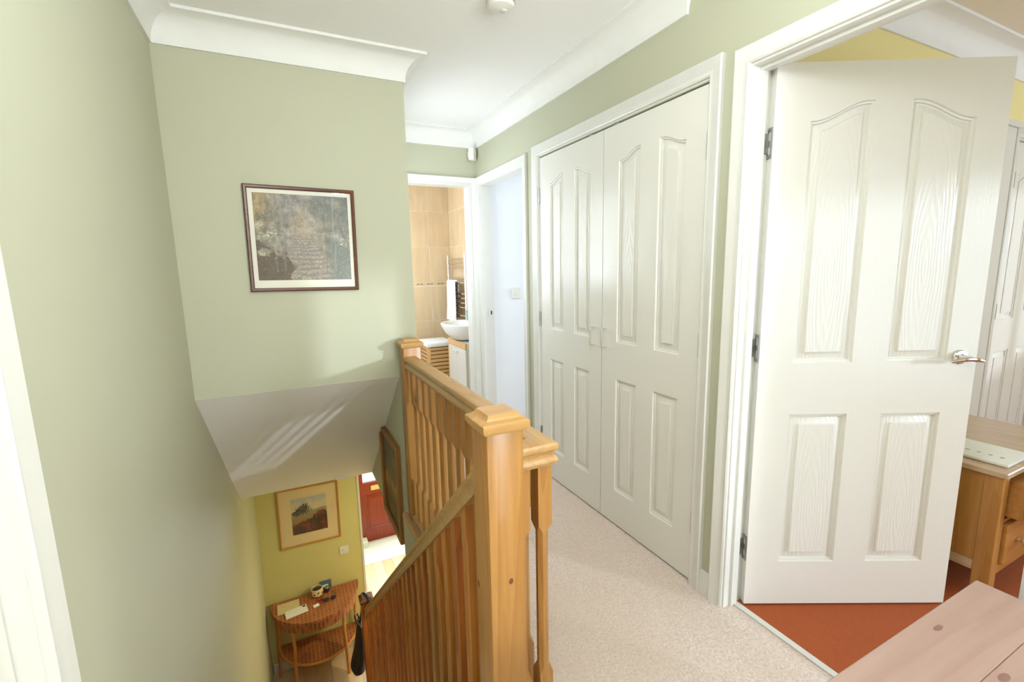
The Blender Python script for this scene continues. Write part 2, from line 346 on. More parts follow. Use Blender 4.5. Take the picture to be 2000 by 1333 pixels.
# hall below
struct('wall_stair_side_end', B().box(0.53, XS, YE + 0.0005, 3.72, HC, -0.001), M['green'])
wall('wall_hall_back', 'y', YB, YB + 0.1, XL - 0.1, 0.53, ZH, HC, [], M['hallgreen'])
wall('wall_hall_end', 'y', 6.5, 6.6, XL, 2.4, ZH, HC, [(0.74, 1.66, ZH, -0.50)], M['white'])
wall('wall_hall_left', 'x', 0.43, 0.53, YB + 0.1, 6.5, ZH, HC, [], M['hallgreen'])
wall('wall_hall_right', 'x', 2.3, 2.4, 0.9, 6.5, ZH, HC, [], M['hallgreen'])
wall('wall_hall_near', 'y', 0.85, 0.95, XL, 2.4, ZH, HC, [], M['hallgreen'])
hf = thing('floor_hall', None, None, (1, 4, ZH - 0.02), kind='structure')
obj('underlay', B().box(XL - 0.05, 2.35, 0.9, 6.6, ZH - 0.1, ZH - 0.008), M['grout'], hf, world=True)
pm = None
for i in range(21):
    x = XL + i * 0.13
    for j in range(4):
        y0 = 3.5 + (i % 3) * -0.3 + j * 0.95; y1 = min(y0 + 0.948, 6.5)
        if y0 >= 6.45: continue
        obj('plank', B().box(x + 0.001, min(x + 0.129, 2.3), y0, y1, ZH - 0.008, ZH), M['laminate'], hf, world=True, origin=(x - 1, y0 - 4, 0.012))
obj('hall_floor_rest', B().box(XL, 2.3, 0.95, 2.9, ZH - 0.008, ZH), M['laminate'], hf, world=True)
struct('trim_wardrobe_panel', B().box(2.95, 3.575, 1.135, 1.16, 0, 2.02, 0.003).box(2.95, 3.60, 1.125, 1.16, 2.02, 2.05, 0.003), M['gloss'])
struct('trim_hall_corner', B().box(0.512, 0.534, YB - 0.006, YB + 0.1, ZH, HC, 0.002), M['gloss'])
struct('baseboard_hall', B().box(0.70, 0.80, 6.36, 6.497, ZH, ZH + 0.10, 0.004), M['gloss'])
struct('baseboard_hall_back', B().box(XL + 0.01, 0.51, YB - 0.016, YB, ZH, ZH + 0.10, 0.004), M['gloss'])

# coving swept round the landing with mitres
def coving(path, name, drop=0.12, proj=0.10, zc=ZC, mat='coving'):
    prof = [(0.0, drop), (0.010, drop)] + [(proj - (proj - 0.010) * math.cos(a) , drop - 0.006 - (drop - 0.018) * math.sin(a)) for a in [k * PI / 2 / 8 for k in range(9)]] + [(proj, 0.0)]
    path = [Vector(p) for p in path]; b = B(); rings = []
    for i, p in enumerate(path):
        ds = []
        if i > 0: ds.append((path[i] - path[i - 1]).normalized())
        if i < len(path) - 1: ds.append((path[i + 1] - path[i]).normalized())
        ns = [Vector((d.y, -d.x)) for d in ds]
        o = ns[0] if len(ns) == 1 else (ns[0] + ns[1]) / (1 + ns[0].dot(ns[1]))
        rings.append([(p.x + o.x * t_, p.y + o.y * t_, zc - d_) for t_, d_ in prof])
    b.loft(rings, False, False); n = len(prof)
    for r in (rings[0], rings[-1]): b.poly(list(r) + [(path[0].x if r is rings[0] else path[-1].x, path[0].y if r is rings[0] else path[-1].y, zc)], [tuple(range(n + 1))])
    return struct(name, b, M[mat])
coving([(XL, YBK), (XL, YP), (XS, YP), (XS, YE), (XR, YE), (XR, 1.41), (XR + 0.004, 1.41)], 'trim_coving')
coving([(XR + 0.1, 1.16), (5.2, 1.16), (5.2, -2.2)], 'trim_bedroom_coving', mat='coving')

# baseboards
def skirt(name, ax, c, out, a0, a1, z0=0.0, h=0.1, mat='gloss'):
    prof = [(0, 0), (0.014, 0), (0.014, h - 0.03), (0.010, h - 0.02), (0.010, h - 0.012), (0.004, h), (0, h)]
    f = (lambda u, v, a: (c + out * (u + 0.0005), a, z0 + v)) if ax == 'x' else (lambda u, v, a: (a, c + out * (u + 0.0005), z0 + v))
    return struct(name, B().prism(prof, f, a0, a1), M[mat])
skirt('baseboard_right', 'x', XR, -1, 1.171, 1.2245)
skirt('baseboard_stair_side', 'x', XS, 1, YP, YE)
skirt('baseboard_left', 'x', XL, 1, YBK, 0.03)
skirt('baseboard_small_room', 'y', 3.50, -1, XR + 0.1, 4.0, h=0.075)
skirt('baseboard_bedroom', 'y', 1.16, -1, XR + 0.1, 2.94)

# door frames (architrave and lining)
def frame(name, ax, t0, t1, wallc, out, a0, a1, ztop=1.98, **k):
    r = thing(name, None, None, ((t0 + t1) / 2 if ax == 'x' else (a0 + a1) / 2, (a0 + a1) / 2 if ax == 'x' else (t0 + t1) / 2, 0), kind='structure')
    lining(r, ax, t0, t1, a0 + 0.012, a1 - 0.012, ztop - 0.002, th=0.012 + 0.0)
    architrave(r, ax, wallc, out, a0 + 0.006, a1 - 0.006, ztop + 0.006, **k); return r
f1 = frame('trim_1', 'x', XR - 0.002, XR + 0.102, XR, -1, 0.335, 1.125)
obj('door_stop', B().box(XR + 0.03, XR + 0.062, 1.103, 1.113, 0, 1.978).box(XR + 0.03, XR + 0.062, 0.347, 0.357, 0, 1.978).box(XR + 0.03, XR + 0.062, 0.357, 1.103, 1.966, 1.978), M['gloss'], f1, world=True)
obj('threshold_strip', B().box(XR + 0.047, XR + 0.072, 0.345, 1.115, 0, 0.006, 0.002), M['gloss'], f1, world=True)
f2 = frame('trim_2', 'x', XR - 0.002, XR + 0.10, XR, -1, 1.275, 2.545, 1.995, w=0.058)
for y in (2.01, 1.81): obj('door_catch', B().box(XR - 0.004, XR + 0.02, y - 0.016, y + 0.016, 1.984, 1.9925, 0.001), M['steel'], f2, world=True, label='small metal ball catch in head of frame')
f3 = frame('trim_3', 'x', XR - 0.002, XR + 0.102, XR, -1, 2.730, 3.480)
obj('strike_plate', B().box(XR + 0.048, XR + 0.072, 3.465, 3.4675, 0.95, 1.02), M['gloss'], f3, world=True)
obj('latch_hole', B().box(XR + 0.066, XR + 0.078, 3.4640, 3.4652, 0.967, 0.998), M['dark'], f3, world=True)
f4 = frame('trim_4', 'y', YE - 0.002, YE + 0.102, YE, -1, 0.695, 1.395)
f5 = frame('trim_5', 'x', XL - 0.1, XL + 0.002, XL, 1, 0.095, 0.925)
f7 = frame('trim_7', 'y', 1.158, 1.24, 1.16, -1, 3.655, 4.425)

# ------------------------------------------------------------------ moulded panel doors
def arch_h(kind, u, z0, zs, zt):
    # kind 0 flat; 1 rises towards right; -1 rises towards left
    if kind == 0: return zt
    s = u if kind > 0 else 1 - u
    e = 0.5 - 0.5 * math.cos(PI * min(1, max(0, (s - 0.02) / 0.90)))
    return zs + (zt - zs) * e
def panel_ring(P, d, y):
    x0, x1, z0, zs, zt, kind = P; n = 14 if kind else 2
    pts = [(x0 + d, y, z0 + d), (x1 - d, y, z0 + d)]
    for i in range(n + 1):
        u = 1 - i / n; pts.append((x0 + d + u * (x1 - x0 - 2 * d), y, arch_h(kind, (d + u * (x1 - x0 - 2 * d)) / (x1 - x0), z0, zs, zt) - d))
    return pts
def make_door(name, w, h, panels, loc, rz, th=0.04, z0=0.008):
    r = thing(name, None, None, loc, rz, kind='structure')
    b = B()
    for sgn, yf in ((1, 0.0), (-1, th)):
        outer = [(0, yf, z0), (w, yf, z0), (w, yf, h), (0, yf, h)]
        loops = [[Vector(p) for p in outer]] + [[Vector(p) for p in panel_ring(P, 0, yf)] for P in panels]
        tris = tessellate_polygon(loops); flat = [tuple(p) for l in loops for p in l]
        b.poly(flat, tris)
        for P in panels:
            ring = [panel_ring(P, d, yf + sgn * yy) for d, yy in ((0, 0), (0.003, 0.006), (0.009, 0.007), (0.011, 0.0135), (0.015, 0.014))]
            b.loft(ring, True, False)
    b.box(0, w, 0.0, 0.0, z0, z0)
    e = [(0, 0, z0), (w, 0, z0), (w, 0, h), (0, 0, h), (0, th, z0), (w, th, z0), (w, th, h), (0, th, h)]
    b.poly(e, [(0, 1, 5, 4), (1, 2, 6, 5), (2, 3, 7, 6), (3, 0, 4, 7)])
    bmesh.ops.delete(b.b, geom=[f for f in b.b.faces if f.calc_area() < 1e-9], context='FACES')
    bmesh.ops.remove_doubles(b.b, verts=b.b.verts, dist=1e-5)
    leaf = obj('door_leaf', b, M['door'], r)
    for P in panels:
        pb = B()
        for sgn, yf in ((1, 0.0), (-1, th)):
            ring = [panel_ring(P, d, yf + sgn * yy) for d, yy in ((0.015, 0.014), (0.038, 0.0070), (0.0395, 0.0025), (0.0415, 0.0020))]
            pb.loft(ring, True, False); pb.poly(ring[-1], [tuple(range(len(ring[-1])))])
        cx = (P[0] + P[1]) / 2 + random.uniform(-0.01, 0.01); cz = P[2] + (P[4] - P[2]) * random.uniform(0.30, 0.42)
        obj('panel', pb, M['doorpanel'], leaf, origin=(cx, 0, cz))
    return r, leaf
BP = [(0.122, 0.333, 0.188, 0, 0.782, 0), (0.455, 0.668, 0.188, 0, 0.782, 0), (0.122, 0.333, 0.975, 1.804, 1.866, 1), (0.455, 0.668, 0.975, 1.804, 1.866, -1)]
DANG = math.radians(-27.4)
d1, l1 = make_door('door_1', 0.774, 1.988, BP, (1.531, 1.084, 0), DANG)
CP = [(0.112, 0.258, 0.192, 0, 0.779, 0), (0.370, 0.514, 0.192, 0, 0.779, 0), (0.112, 0.258, 0.966, 1.818, 1.858, 1), (0.370, 0.514, 0.966, 1.818, 1.858, -1)]
d2, l2 = make_door('door_2', 0.619, 1.984, CP, (XR + 0.003, 2.5305, 0), -PI / 2, th=0.035)
d3, l3 = make_door('door_3', 0.619, 1.984, CP, (XR + 0.003, 1.9065, 0), -PI / 2, th=0.035)
d5, l5 = make_door('door_4', 0.80, 1.975, BP, (XL - 0.03, 0.110, 0), PI / 2)
d7, l7 = make_door('door_5', 0.741, 1.975, BP, (3.670, 1.175, 0), 0)

# hinges
def hinge_world(parent, x0, x1, y0, y1, z):
    b = B(); b.box(x0, x1, y0, y1, z - 0.045, z + 0.045, 0.001); return b
for z in (1.765, 1.02, 0.27):
    for dd, u in ((d2, -0.0035), (d3, 0.6225)):
        b = B(); s = -1 if u < 0.3 else 1
        b.box(u - 0.006 , u + 0.006 , -0.004, 0.0005, z - 0.045, z + 0.045)
        b.lathe([(0.0045, -0.046), (0.0045, 0.046)], (u, -0.006, z), 8)
        obj('hinge', b, M['steel'], dd)
for z in (1.74, 1.03, 0.24):     # bedroom door: flush hinge plates seen in the open gap
    b = B()
    for a0, a1, c0, c1 in ((-0.003, -0.0012, 0.004, 0.010), (-0.003, -0.0012, 0.026, 0.034)): b.box(a0, a1, c0, c1, z - 0.05, z + 0.05)
    b.box(-0.003, -0.0012, 0.008, 0.03, z + 0.038, z + 0.05); b.box(-0.003, -0.0012, 0.008, 0.03, z - 0.05, z - 0.038)
    b.box(-0.003, -0.0012, 0.018, 0.03, z - 0.009, z + 0.009)
    b.lathe([(0.005, -0.05), (0.005, 0.05)], (-0.006, 0.040, z), 8)
    obj('hinge', b, M['steel'], l1)
    obj('hinge_plate', B().box(XR + 0.064, XR + 0.096, 1.1095, 1.1125, z - 0.033, z + 0.033, 0.001), M['steel'], f1, world=True)
obj('hinge', B().box(3.662, 3.682, 1.150, 1.162, 0.99, 1.08, 0.002), M['steel'], f7, world=True)
obj('hinge', B().box(3.662, 3.682, 1.150, 1.162, 1.72, 1.81, 0.002), M['steel'], f7, world=True)
# D handles on the cupboard
def dhandle(dd, u):
    z0, z1 = 0.931, 1.024; o = 0.030; r = 0.008
    pts = [(u, 0.0, z0), (u, -o + r, z0)] + [(u, -o + r - r * math.sin(a), z0 + r - r * math.cos(a)) for a in (PI / 6, PI / 3, PI / 2)] \
        + [(u, -o + r - r * math.cos(a), z1 - r + r * math.sin(a)) for a in (0, PI / 6, PI / 3, PI / 2)] + [(u, 0.0, z1)]
    obj('handle', B().tube(pts, 0.0042, 10), M['chrome'], dd, label='chrome D-shaped wire handle')
dhandle(d2, 0.619 - 0.055); dhandle(d3, 0.035)
# lever handle of the bedroom door
hb = B()
for sgn, yy in ((-1, 0.0), (1, 0.04)):
    Mx = Matrix.Translation((0.712, yy, 0.990)) @ Matrix.Rotation(PI / 2 * (1 if sgn < 0 else -1), 4, 'X')
    t = B(); t.lathe([(0.026, 0), (0.026, 0.006), (0.023, 0.009), (0.012, 0.011), (0.010, 0.015), (0.010, 0.052)], (0, 0, 0), 24); hb.add(t.b, Mx)
    n = 12
    pts = [(0.640 + 0.112 * i / n, yy + sgn * (0.050 + 0.010 * math.sin(PI * i / n)), 0.982 + 0.010 * math.sin(PI * i / n)) for i in range(n + 1)]
    hb.tube(pts, [0.0035 + 0.0055 * math.sin(PI * min(1, max(0.12, i / n * 1.0)) * 0.92 + 0.1) for i in range(n + 1)], 10)
hd = obj('handle', hb, M['chrome'], l1, label='chrome curved lever handle on round rose')
obj('latch', B().box(0.7738, 0.7755, 0.010, 0.030, 0.95, 1.03, 0.0005), M['brass'], l1)

# ------------------------------------------------------------------ windows (out of view, daylight openings, two of them added for their light)
def window(name, ax, c, a0, a1, z0, z1):
    r = thing(name, None, None, (c, (a0 + a1) / 2, z0) if ax == 'x' else ((a0 + a1) / 2, c, z0), kind='structure')
    b = B(); w = 0.05
    def bx(bb, u0, u1, v0, v1, d=0.025):
        if ax == 'x': bb.box(c - d, c + d, u0, u1, v0, v1)
        else: bb.box(u0, u1, c - d, c + d, v0, v1)
    bx(b, a0, a1, z0, z0 + w); bx(b, a0, a1, z1 - w, z1); bx(b, a0, a0 + w, z0 + w, z1 - w); bx(b, a1 - w, a1, z0 + w, z1 - w)
    am = (a0 + a1) / 2; bx(b, am - 0.03, am + 0.03, z0 + w, z1 - w)
    obj('window_frame', b, M['gloss'], r, world=True)
    for u0, u1 in ((a0 + w, am - 0.03), (am + 0.03, a1 - w)):
        g = B(); bx(g, u0, u1, z0 + w, z1 - w, 0.003); obj('pane', g, M['glass'], r, world=True)
window('window_1', 'y', YBK - 0.06, 0.98, 1.40, 0.3, 2.1)
window('window_2', 'y', -2.26, 1.75, 4.45, 0.3, 2.1)
window('added_window_5', 'x', 0.60, 2.70, 3.38, 1.05, 2.0)  # added opening around the cupboard highlight lamp
window('added_window_6', 'x', 5.24, -1.2, 0.0, 0.9, 2.1)  # added opening for the fill on the landing's left wall
window('window_3', 'x', 4.06, 2.7, 3.4, 0.8, 2.1)
window('window_4', 'x', 0.29, 4.0, 5.1, 1.0, 2.1)

# ------------------------------------------------------------------ balustrade on the landing
def spindle_bm(x, y, z0, z1, s=0.0205, top=0.17, bot=0.20):
    def ring(z, h, c):
        return [(x - h, y - h + c, z), (x - h, y + h - c, z), (x - h + c, y + h, z), (x + h - c, y + h, z), (x + h, y + h - c, z), (x + h, y - h + c, z), (x + h - c, y - h, z), (x - h + c, y - h, z)]
    e = 0.0008
    return B().loft([ring(z0, s, e), ring(z0 + bot, s, e), ring(z0 + bot + 0.022, s - 0.005, 0.010), ring(z1 - top - 0.022, s - 0.005, 0.010), ring(z1 - top, s, e), ring(z1, s, e)])
def newel(parent, x0, x1, y0, y1, zb, zt, capm):
    cx, cy, h = (x0 + x1) / 2, (y0 + y1) / 2, (x1 - x0) / 2
    n = obj('newel_post', B().box(x0, x1, y0, y1, zb, zt, 0.004, seg=2), M['pine'], parent, world=True)
    R = lambda hh, z: [(cx - hh, cy - hh, z), (cx + hh, cy - hh, z), (cx + hh, cy + hh, z), (cx - hh, cy + hh, z)]
    obj('newel_cap', B().loft([R(h + 0.001, zt - 0.012), R(h + 0.006, zt - 0.010), R(h + 0.012, zt), R(h + 0.012, zt + 0.013), R(h + 0.010, zt + 0.015), R(h + 0.001, zt + 0.018), R(h - 0.006, zt + 0.025), R(h - 0.009, zt + 0.031), R(h - 0.010, zt + 0.032)]), capm, n, world=True)
    return n
def rail_profile(w=0.066, h=0.062):
    a = w / 2
    half = [(a - 0.010, h), (a - 0.003, h - 0.003), (a, h - 0.010), (a - 0.001, h - 0.020), (a - 0.008, h - 0.028), (a - 0.009, h - 0.034), (a - 0.002, h - 0.044), (a - 0.001, h - 0.052), (a - 0.006, 0.0)]
    return half + [(-u, v) for u, v in reversed(half)]
bal = thing('balustrade', 'pine landing balustrade with square newel posts beside the beige carpet', 'balustrade', (0.565, 0.975, 0))
NX0, NX1, NY0, NY1 = 0.388, 0.482, 0.928, 1.022
newel(bal, NX0, NX1, NY0, NY1, -0.30, 0.972, M['pinex'])
newel(bal, 0.530, 0.622, 2.332, 2.424, -0.13, 0.955, M['pinex'])
RX = 0.565; RY = 0.990; RZ = 0.838
# one mitred handrail, long run then return to the near newel
prof = rail_profile()
b = B()
rings = [[(RX + u, 2.333, RZ + v) for u, v in prof], [(RX + u, RY - u, RZ + v) for u, v in prof], [(NX1 - 0.001, RY - u, RZ + v) for u, v in prof]]
b.loft(rings); obj('handrail', b, M['piney'], bal, world=True)
obj('base_rail', B().box(RX - 0.035, RX + 0.035, RY - 0.03, 2.333, -0.004, 0.032, 0.006), M['piney'], bal, world=True)
obj('base_rail', B().box(NX1, RX + 0.035, RY - 0.031, RY + 0.03, -0.003, 0.033, 0.006), M['pinex'], bal, world=True)
obj('nosing', B().box(0.500, 0.532, 1.03, 2.45, -0.03, -0.001, 0.006).box(0.42, 0.53, 0.90, 1.03, -0.03, -0.001, 0.006), M['piney'], bal, world=True)
proto = obj('spindle', spindle_bm(0, 0, 0.03, RZ + 0.004), M['pine'], bal); proto.location = (0, RY - 0.975 + 0.002, 0); ORG[proto.name] = Vector((0, 0, 0))
ys = [RY + 0.105 * (k) + 0.005 for k in range(1, 13)]
pos = [(RX, y) for y in ys] + [(0.499, RY)]
for x, y in pos:
    c = proto.copy(); COL.objects.link(c); c.parent = bal; c.location = (x - 0.565, y - 0.975, 0)

# ------------------------------------------------------------------ stairs and their balustrade
RISE = 2.55 / 13; GO = 0.2275; Y0 = 1.03
pitch = lambda y: -(y - Y0) * RISE / GO
st = thing('stairs', None, None, (0.0, 2.4, ZH), kind='structure')
for i in range(12):
    z = -(i + 1) * RISE; y0 = Y0 + 0.02 + i * GO; y1 = y0 + GO + 0.02
    obj('tread', B().box(XL + 0.03, 0.412, y0 - 0.02, y1, z - 0.03, z, 0.006), M['carpet'], st, world=True)
    obj('riser', B().box(XL + 0.03, 0.412, y0 - 0.02, y0 - 0.004, z, z + RISE - 0.03), M['carpet'], st, world=True)
obj('riser', B().box(XL + 0.03, 0.412, Y0 + 12 * GO, Y0 + 12 * GO + 0.016, ZH, ZH + RISE - 0.03), M['carpet'], st, world=True)
for x0, x1, mt in ((XL, XL + 0.03, 'gloss'), (0.412, 0.450, 'pinered')):
    ya, yb = (1.022, 3.80)
    P = [(ya, pitch(ya) + 0.05), (yb, pitch(yb) + 0.05), (yb, max(ZH, pitch(yb) - 0.24)), (ya, pitch(ya) - 0.24)]
    obj('string_board', B().prism(P, lambda u, v, a: (a, u, v), x0, x1), M[mt], st, world=True)
sb = thing('stair_balustrade', 'sloping pine stair balustrade with close upright spindles descending to hall', 'balustrade', (0.433, 1.03, 0))
SX = 0.433; sl = -(RISE / GO); ztop = lambda y: 0.762 + (y - 1.145) * sl     # top of rail
ya, yb = NY1 - 0.001, 3.83
rh = 0.075; w = 0.030
half = [(w - 0.008, 0), (w - 0.001, -0.006), (w, -0.018), (w - 0.006, -0.030), (w - 0.005, -0.042), (w, -0.054), (w - 0.003, -rh)]
prof2 = half + [(-u, v) for u, v in reversed(half)]
obj('handrail', B().loft([[(SX + u, y, ztop(y) + v) for u, v in prof2] for y in (ya, yb)]), M['piney'], sb, world=True)
newelb = obj('newel_post', B().box(0.388, 0.480, 3.83, 3.922, ZH, -1.500, 0.004), M['pinered'], sb, world=True)
R4 = lambda hh, z: [(0.434 - hh, 3.876 - hh, z), (0.434 + hh, 3.876 - hh, z), (0.434 + hh, 3.876 + hh, z), (0.434 - hh, 3.876 + hh, z)]
obj('newel_cap', B().loft([R4(0.047, -1.512), R4(0.058, -1.50), R4(0.058, -1.486), R4(0.04, -1.468), R4(0.034, -1.464)]), M['darkframe'], newelb, world=True)
hs = 0.0205
def stair_spindle(c, zb, zt):
    def ring(f, h, cc):
        P = [(-h, -h + cc), (-h, h - cc), (-h + cc, h), (h - cc, h), (h, h - cc), (h, -h + cc), (h - cc, -h), (-h + cc, -h)]
        return [(px, py, f + py * sl) for px, py in P]
    e = 0.0008; s = 0.0205
    return B().loft([ring(zb, s, e), ring(zb + 0.10, s, e), ring(zb + 0.12, s - 0.001, 0.004), ring(zt - 0.12, s - 0.001, 0.004), ring(zt - 0.10, s, e), ring(zt, s, e)])
y = 1.075; k = 0
zb0 = pitch(0) + 0.045; 
L = (0.762 + (0 - 1.145) * sl - rh + 0.004) - zb0
pr = {}
for mname in ('pinered', 'pinered2', 'pine'):
    pr[mname] = None
while y < 3.80:
    mname = ['pinered', 'pinered2', 'pinered', 'pinered2', 'pinered2', 'pinered'][k % 6]
    if k == 5: mname = 'pine'
    if pr[mname] is None:
        pr[mname] = obj('spindle', stair_spindle(None, 0.0, L), M[mname], sb); o = pr[mname]
    else: o = pr[mname].copy(); COL.objects.link(o); o.parent = sb
    o.location = (SX - 0.433, y - 1.03, pitch(y) + 0.045)
    y += 0.105; k += 1

# ------------------------------------------------------------------ pictures
def fbm(x, y, s, seed=0):
    return noise.fractal(Vector((x * s, y * s, seed * 7.3)), 0.9, 2.1, 4)
def mixc(a, b, t):
    t = max(0, min(1, t)); return tuple(a[i] + (b[i] - a[i]) * t for i in range(3))
def rnd(u, v, k, seed=0):
    h = math.sin((math.floor(u * k) * 127.1 + math.floor(v * k) * 311.7 + seed * 74.7)) * 43758.5453
    return h - math.floor(h)
def garden(u, v):
    n = fbm(u, v, 5, 1); w = 0.0008 * fbm(u, v, 60, 4); r1 = rnd(u + w, v * 1.2, 96, 1); r2 = rnd(u, v + w, 60, 2); r3 = rnd(u, v, 150, 3)
    m_ = (r1 + r2 + r3 - 1.5) * 0.75
    c = mixc((142, 134, 118), (112, 114, 108), v * 0.7 + n + m_ * 0.5)
    c = mixc(c, (186, 154, 104), min(0.75, (0.26 - u) * 5 * max(0, v - 0.4) * 1.6 + m_ * 0.4) if u < 0.28 else 0)
    c = mixc(c, (168, 154, 152), max(0, 0.95 - abs(u - 0.42) * 3.0) * (0.7 + m_ * 0.5))
    c = mixc(c, (92, 98, 98), max(0, (u - 0.70) * 2.6) * (0.8 + m_))
    band = math.exp(-((v - 0.54 - 0.22 * n - 0.05 * math.cos(u * 9)) / 0.10) ** 2) * (0.45 + 1.2 * max(0, fbm(u, v, 16, 13) + 0.25))
    c = mixc(c, (226, 218, 196), band * max(0, r1 * 1.5 - 0.55) * (0.35 + abs(u - 0.5) * 1.6))
    mo = fbm(u, v, 11, 11); mo2 = fbm(u * 1.6, v * 0.7, 20, 12)
    c = tuple(k * (1 + 0.24 * mo + 0.20 * mo2) for k in c)
    glow = math.exp(-(((u - 0.47) / 0.10) ** 2 + ((v - 0.62) / 0.15) ** 2)); c = mixc(c, (196, 166, 128), glow * (0.55 + m_))
    c = mixc(c, (226, 218, 190), max(0, r1 + r3 - 1.72) * 2.2 * (v > 0.35))
    bl = math.exp(-(((u - 0.47) / 0.045) ** 2 + ((v - 0.82) / 0.04) ** 2)); c = mixc(c, (206, 198, 168), bl * 0.6 * (r1 > 0.35))
    if v < 0.50:
        half = 0.10 + (0.50 - v) * 0.46 + 0.03 * m_; cx = 0.48 + (0.50 - v) * 0.20
        e = 1 - abs(u - cx) / half
        if e > -0.1:
            st_ = 0.5 + 0.5 * math.sin(60 * math.log(0.75 - v) * -1.0 + 3 * n + 2.2 * m_)
            pc = mixc((136, 126, 130), (206, 184, 148), (st_ - 0.3) * 1.0 + m_ * 1.2); c = mixc(c, pc, (e + 0.1) * 3)
    bd = (u / (0.36 + 0.1 * n)) ** 2 + ((v - 0.06) / (0.40 + 0.16 * n)) ** 2
    if bd < 1.0:
        dc = mixc((70, 64, 56), (112, 92, 74), m_ + 0.5); dc = mixc(dc, (166, 80, 58), max(0, r1 + r3 - 1.3) * 1.6); c = mixc(c, dc, (1.0 - bd) * 8)
    if u > 0.72 and v < 0.6: c = mixc(c, mixc((96, 104, 108), (178, 176, 162), max(0, r1 * 1.5 - 0.8)), min(0.8, (u - 0.72) * 6, (0.5 + 0.2 * n - v) * 6))
    for tx, col, a in ((0.20, (186, 174, 160), 0.3), (0.28, (166, 152, 150), 0.35), (0.83, (184, 186, 186), 0.35), (0.735, (112, 102, 102), 0.4)):
        if abs(u - tx - 0.015 * n) < 0.009 and v > 0.1: c = mixc(c, col, a)
    return tuple(k * 0.92 for k in c)
def field_(u, v):
    n = fbm(u, v, 6, 5); m_ = fbm(u, v, 30, 6)
    sky = mixc((214, 198, 158), (176, 182, 178), (v - 0.6) * 2.4 + n * 0.6)
    hz = 0.60 + 0.05 * u + 0.02 * n; c = sky
    if v < hz: c = mixc((150, 150, 128), (150, 116, 58), (hz - v) * 4 + m_ * 0.4)
    tr = min(((u - 0.30) / 0.20) ** 2 + ((v - 0.66) / 0.11) ** 2, ((u - 0.36) / 0.12) ** 2 + ((v - 0.73) / 0.10) ** 2, ((u - 0.14) / 0.14) ** 2 + ((v - 0.60) / 0.08) ** 2)
    if tr < 1 + m_ * 1.6: c = mixc((56, 60, 48), (78, 78, 56), m_ + 0.4)
    lo = 0.50 - 0.35 * (1 - u) + 0.10 * n + 0.08
    if v < lo: c = mixc(mixc((92, 62, 30), (52, 48, 30), m_ + 0.5), (150, 64, 30), max(0, m_ + n - 0.1) * 1.6)
    return c
def woodland(u, v):
    n = fbm(u, v, 5, 8); m_ = fbm(u, v, 22, 9)
    c = mixc((104, 96, 62), (70, 62, 38), n + 0.5); c = mixc(c, (176, 132, 70), math.exp(-((v - 0.42) / 0.12) ** 2) * (0.6 + n)); return mixc(c, (148, 70, 34), max(0, m_ + 0.2 - v) * 1.2)
def art(parent, W, H, f, nx, ny, mapf, name='artwork'):
    me = bpy.data.meshes.new(name); vs = []; cs = []
    for j in range(ny + 1):
        for i in range(nx + 1):
            u, v = i / nx, j / ny; vs.append(mapf((u - 0.5) * W, (v - 0.5) * H)); cs.append(srgb(*[max(0, min(255, k)) for k in f(u, v)]))
    fs = [(j * (nx + 1) + i, j * (nx + 1) + i + 1, (j + 1) * (nx + 1) + i + 1, (j + 1) * (nx + 1) + i) for j in range(ny) for i in range(nx)]
    me.from_pydata(vs, [], fs); at = me.color_attributes.new('Col', 'FLOAT_COLOR', 'POINT')
    at.data.foreach_set('color', [x for c in cs for x in c]); me.materials.append(M['art'])
    o = bpy.data.objects.new(name, me); COL.objects.link(o); o.parent = parent; return o
def picture(name, label, loc, rz, tilt, W, H, fw_, depth, fmat, matm, ml, mr, mt, mb, f, nx, ny, glassy=True):
    # local: x across, y out of the wall (towards viewer = -y), z up; centre at origin
    r = thing(name, label, 'picture', loc, rz); R = Matrix.Rotation(tilt, 4, 'Y')
    b = B(); hw, hh = W / 2, H / 2
    ring = lambda d, y: [tuple(R @ Vector(p)) for p in ((-hw + d, y, -hh + d), (hw - d, y, -hh + d), (hw - d, y, hh - d), (-hw + d, y, hh - d))]
    b.loft([ring(0, 0), ring(0, -depth * 0.8), ring(0.004, -depth), ring(fw_ - 0.005, -depth * 0.92), ring(fw_, -depth * 0.7), ring(fw_, -depth * 0.2), ring(fw_, 0)], True, False)
    b.poly(ring(0, 0), [(0, 1, 2, 3)]); obj('frame', b, fmat, r)
    ym = -depth * 0.25
    mo = B().poly(ring(fw_ - 0.001, ym), [(0, 1, 2, 3)]); obj('mount', mo, matm, r)
    iw = W - 2 * fw_; ih = H - 2 * fw_
    ax, az = (ml - mr) / 2, (mb - mt) / 2
    art(r, iw - ml - mr, ih - mt - mb, f, nx, ny, lambda x, z: tuple(R @ Vector((x + ax, ym - 0.0012, z + az))))
    if glassy:
        g = B(); g.box(-hw + fw_, hw - fw_, ym - 0.005, ym - 0.003, -hh + fw_, hh - fw_, rot=R); obj('pane', g, M['glass'], r)
    return r
picture('framed_picture', 'dark wood framed garden path print with white border hanging on green wall', (0.118, YP - 0.001, 1.489), 0, math.radians(0.8), 0.474, 0.480, 0.016, 0.018, M['darkframe'], M['mat'], 0.019, 0.016, 0.018, 0.036, garden, 240, 220)
picture('framed_picture.001', 'gilt framed landscape painting in wide buff mount on hall wall above wicker table', (0.060, YB - 0.001, -0.985), 0, math.radians(0.6), 0.545, 0.60, 0.016, 0.020, M['goldframe'], M['mat2'], 0.10, 0.10, 0.10, 0.105, field_, 90, 90)
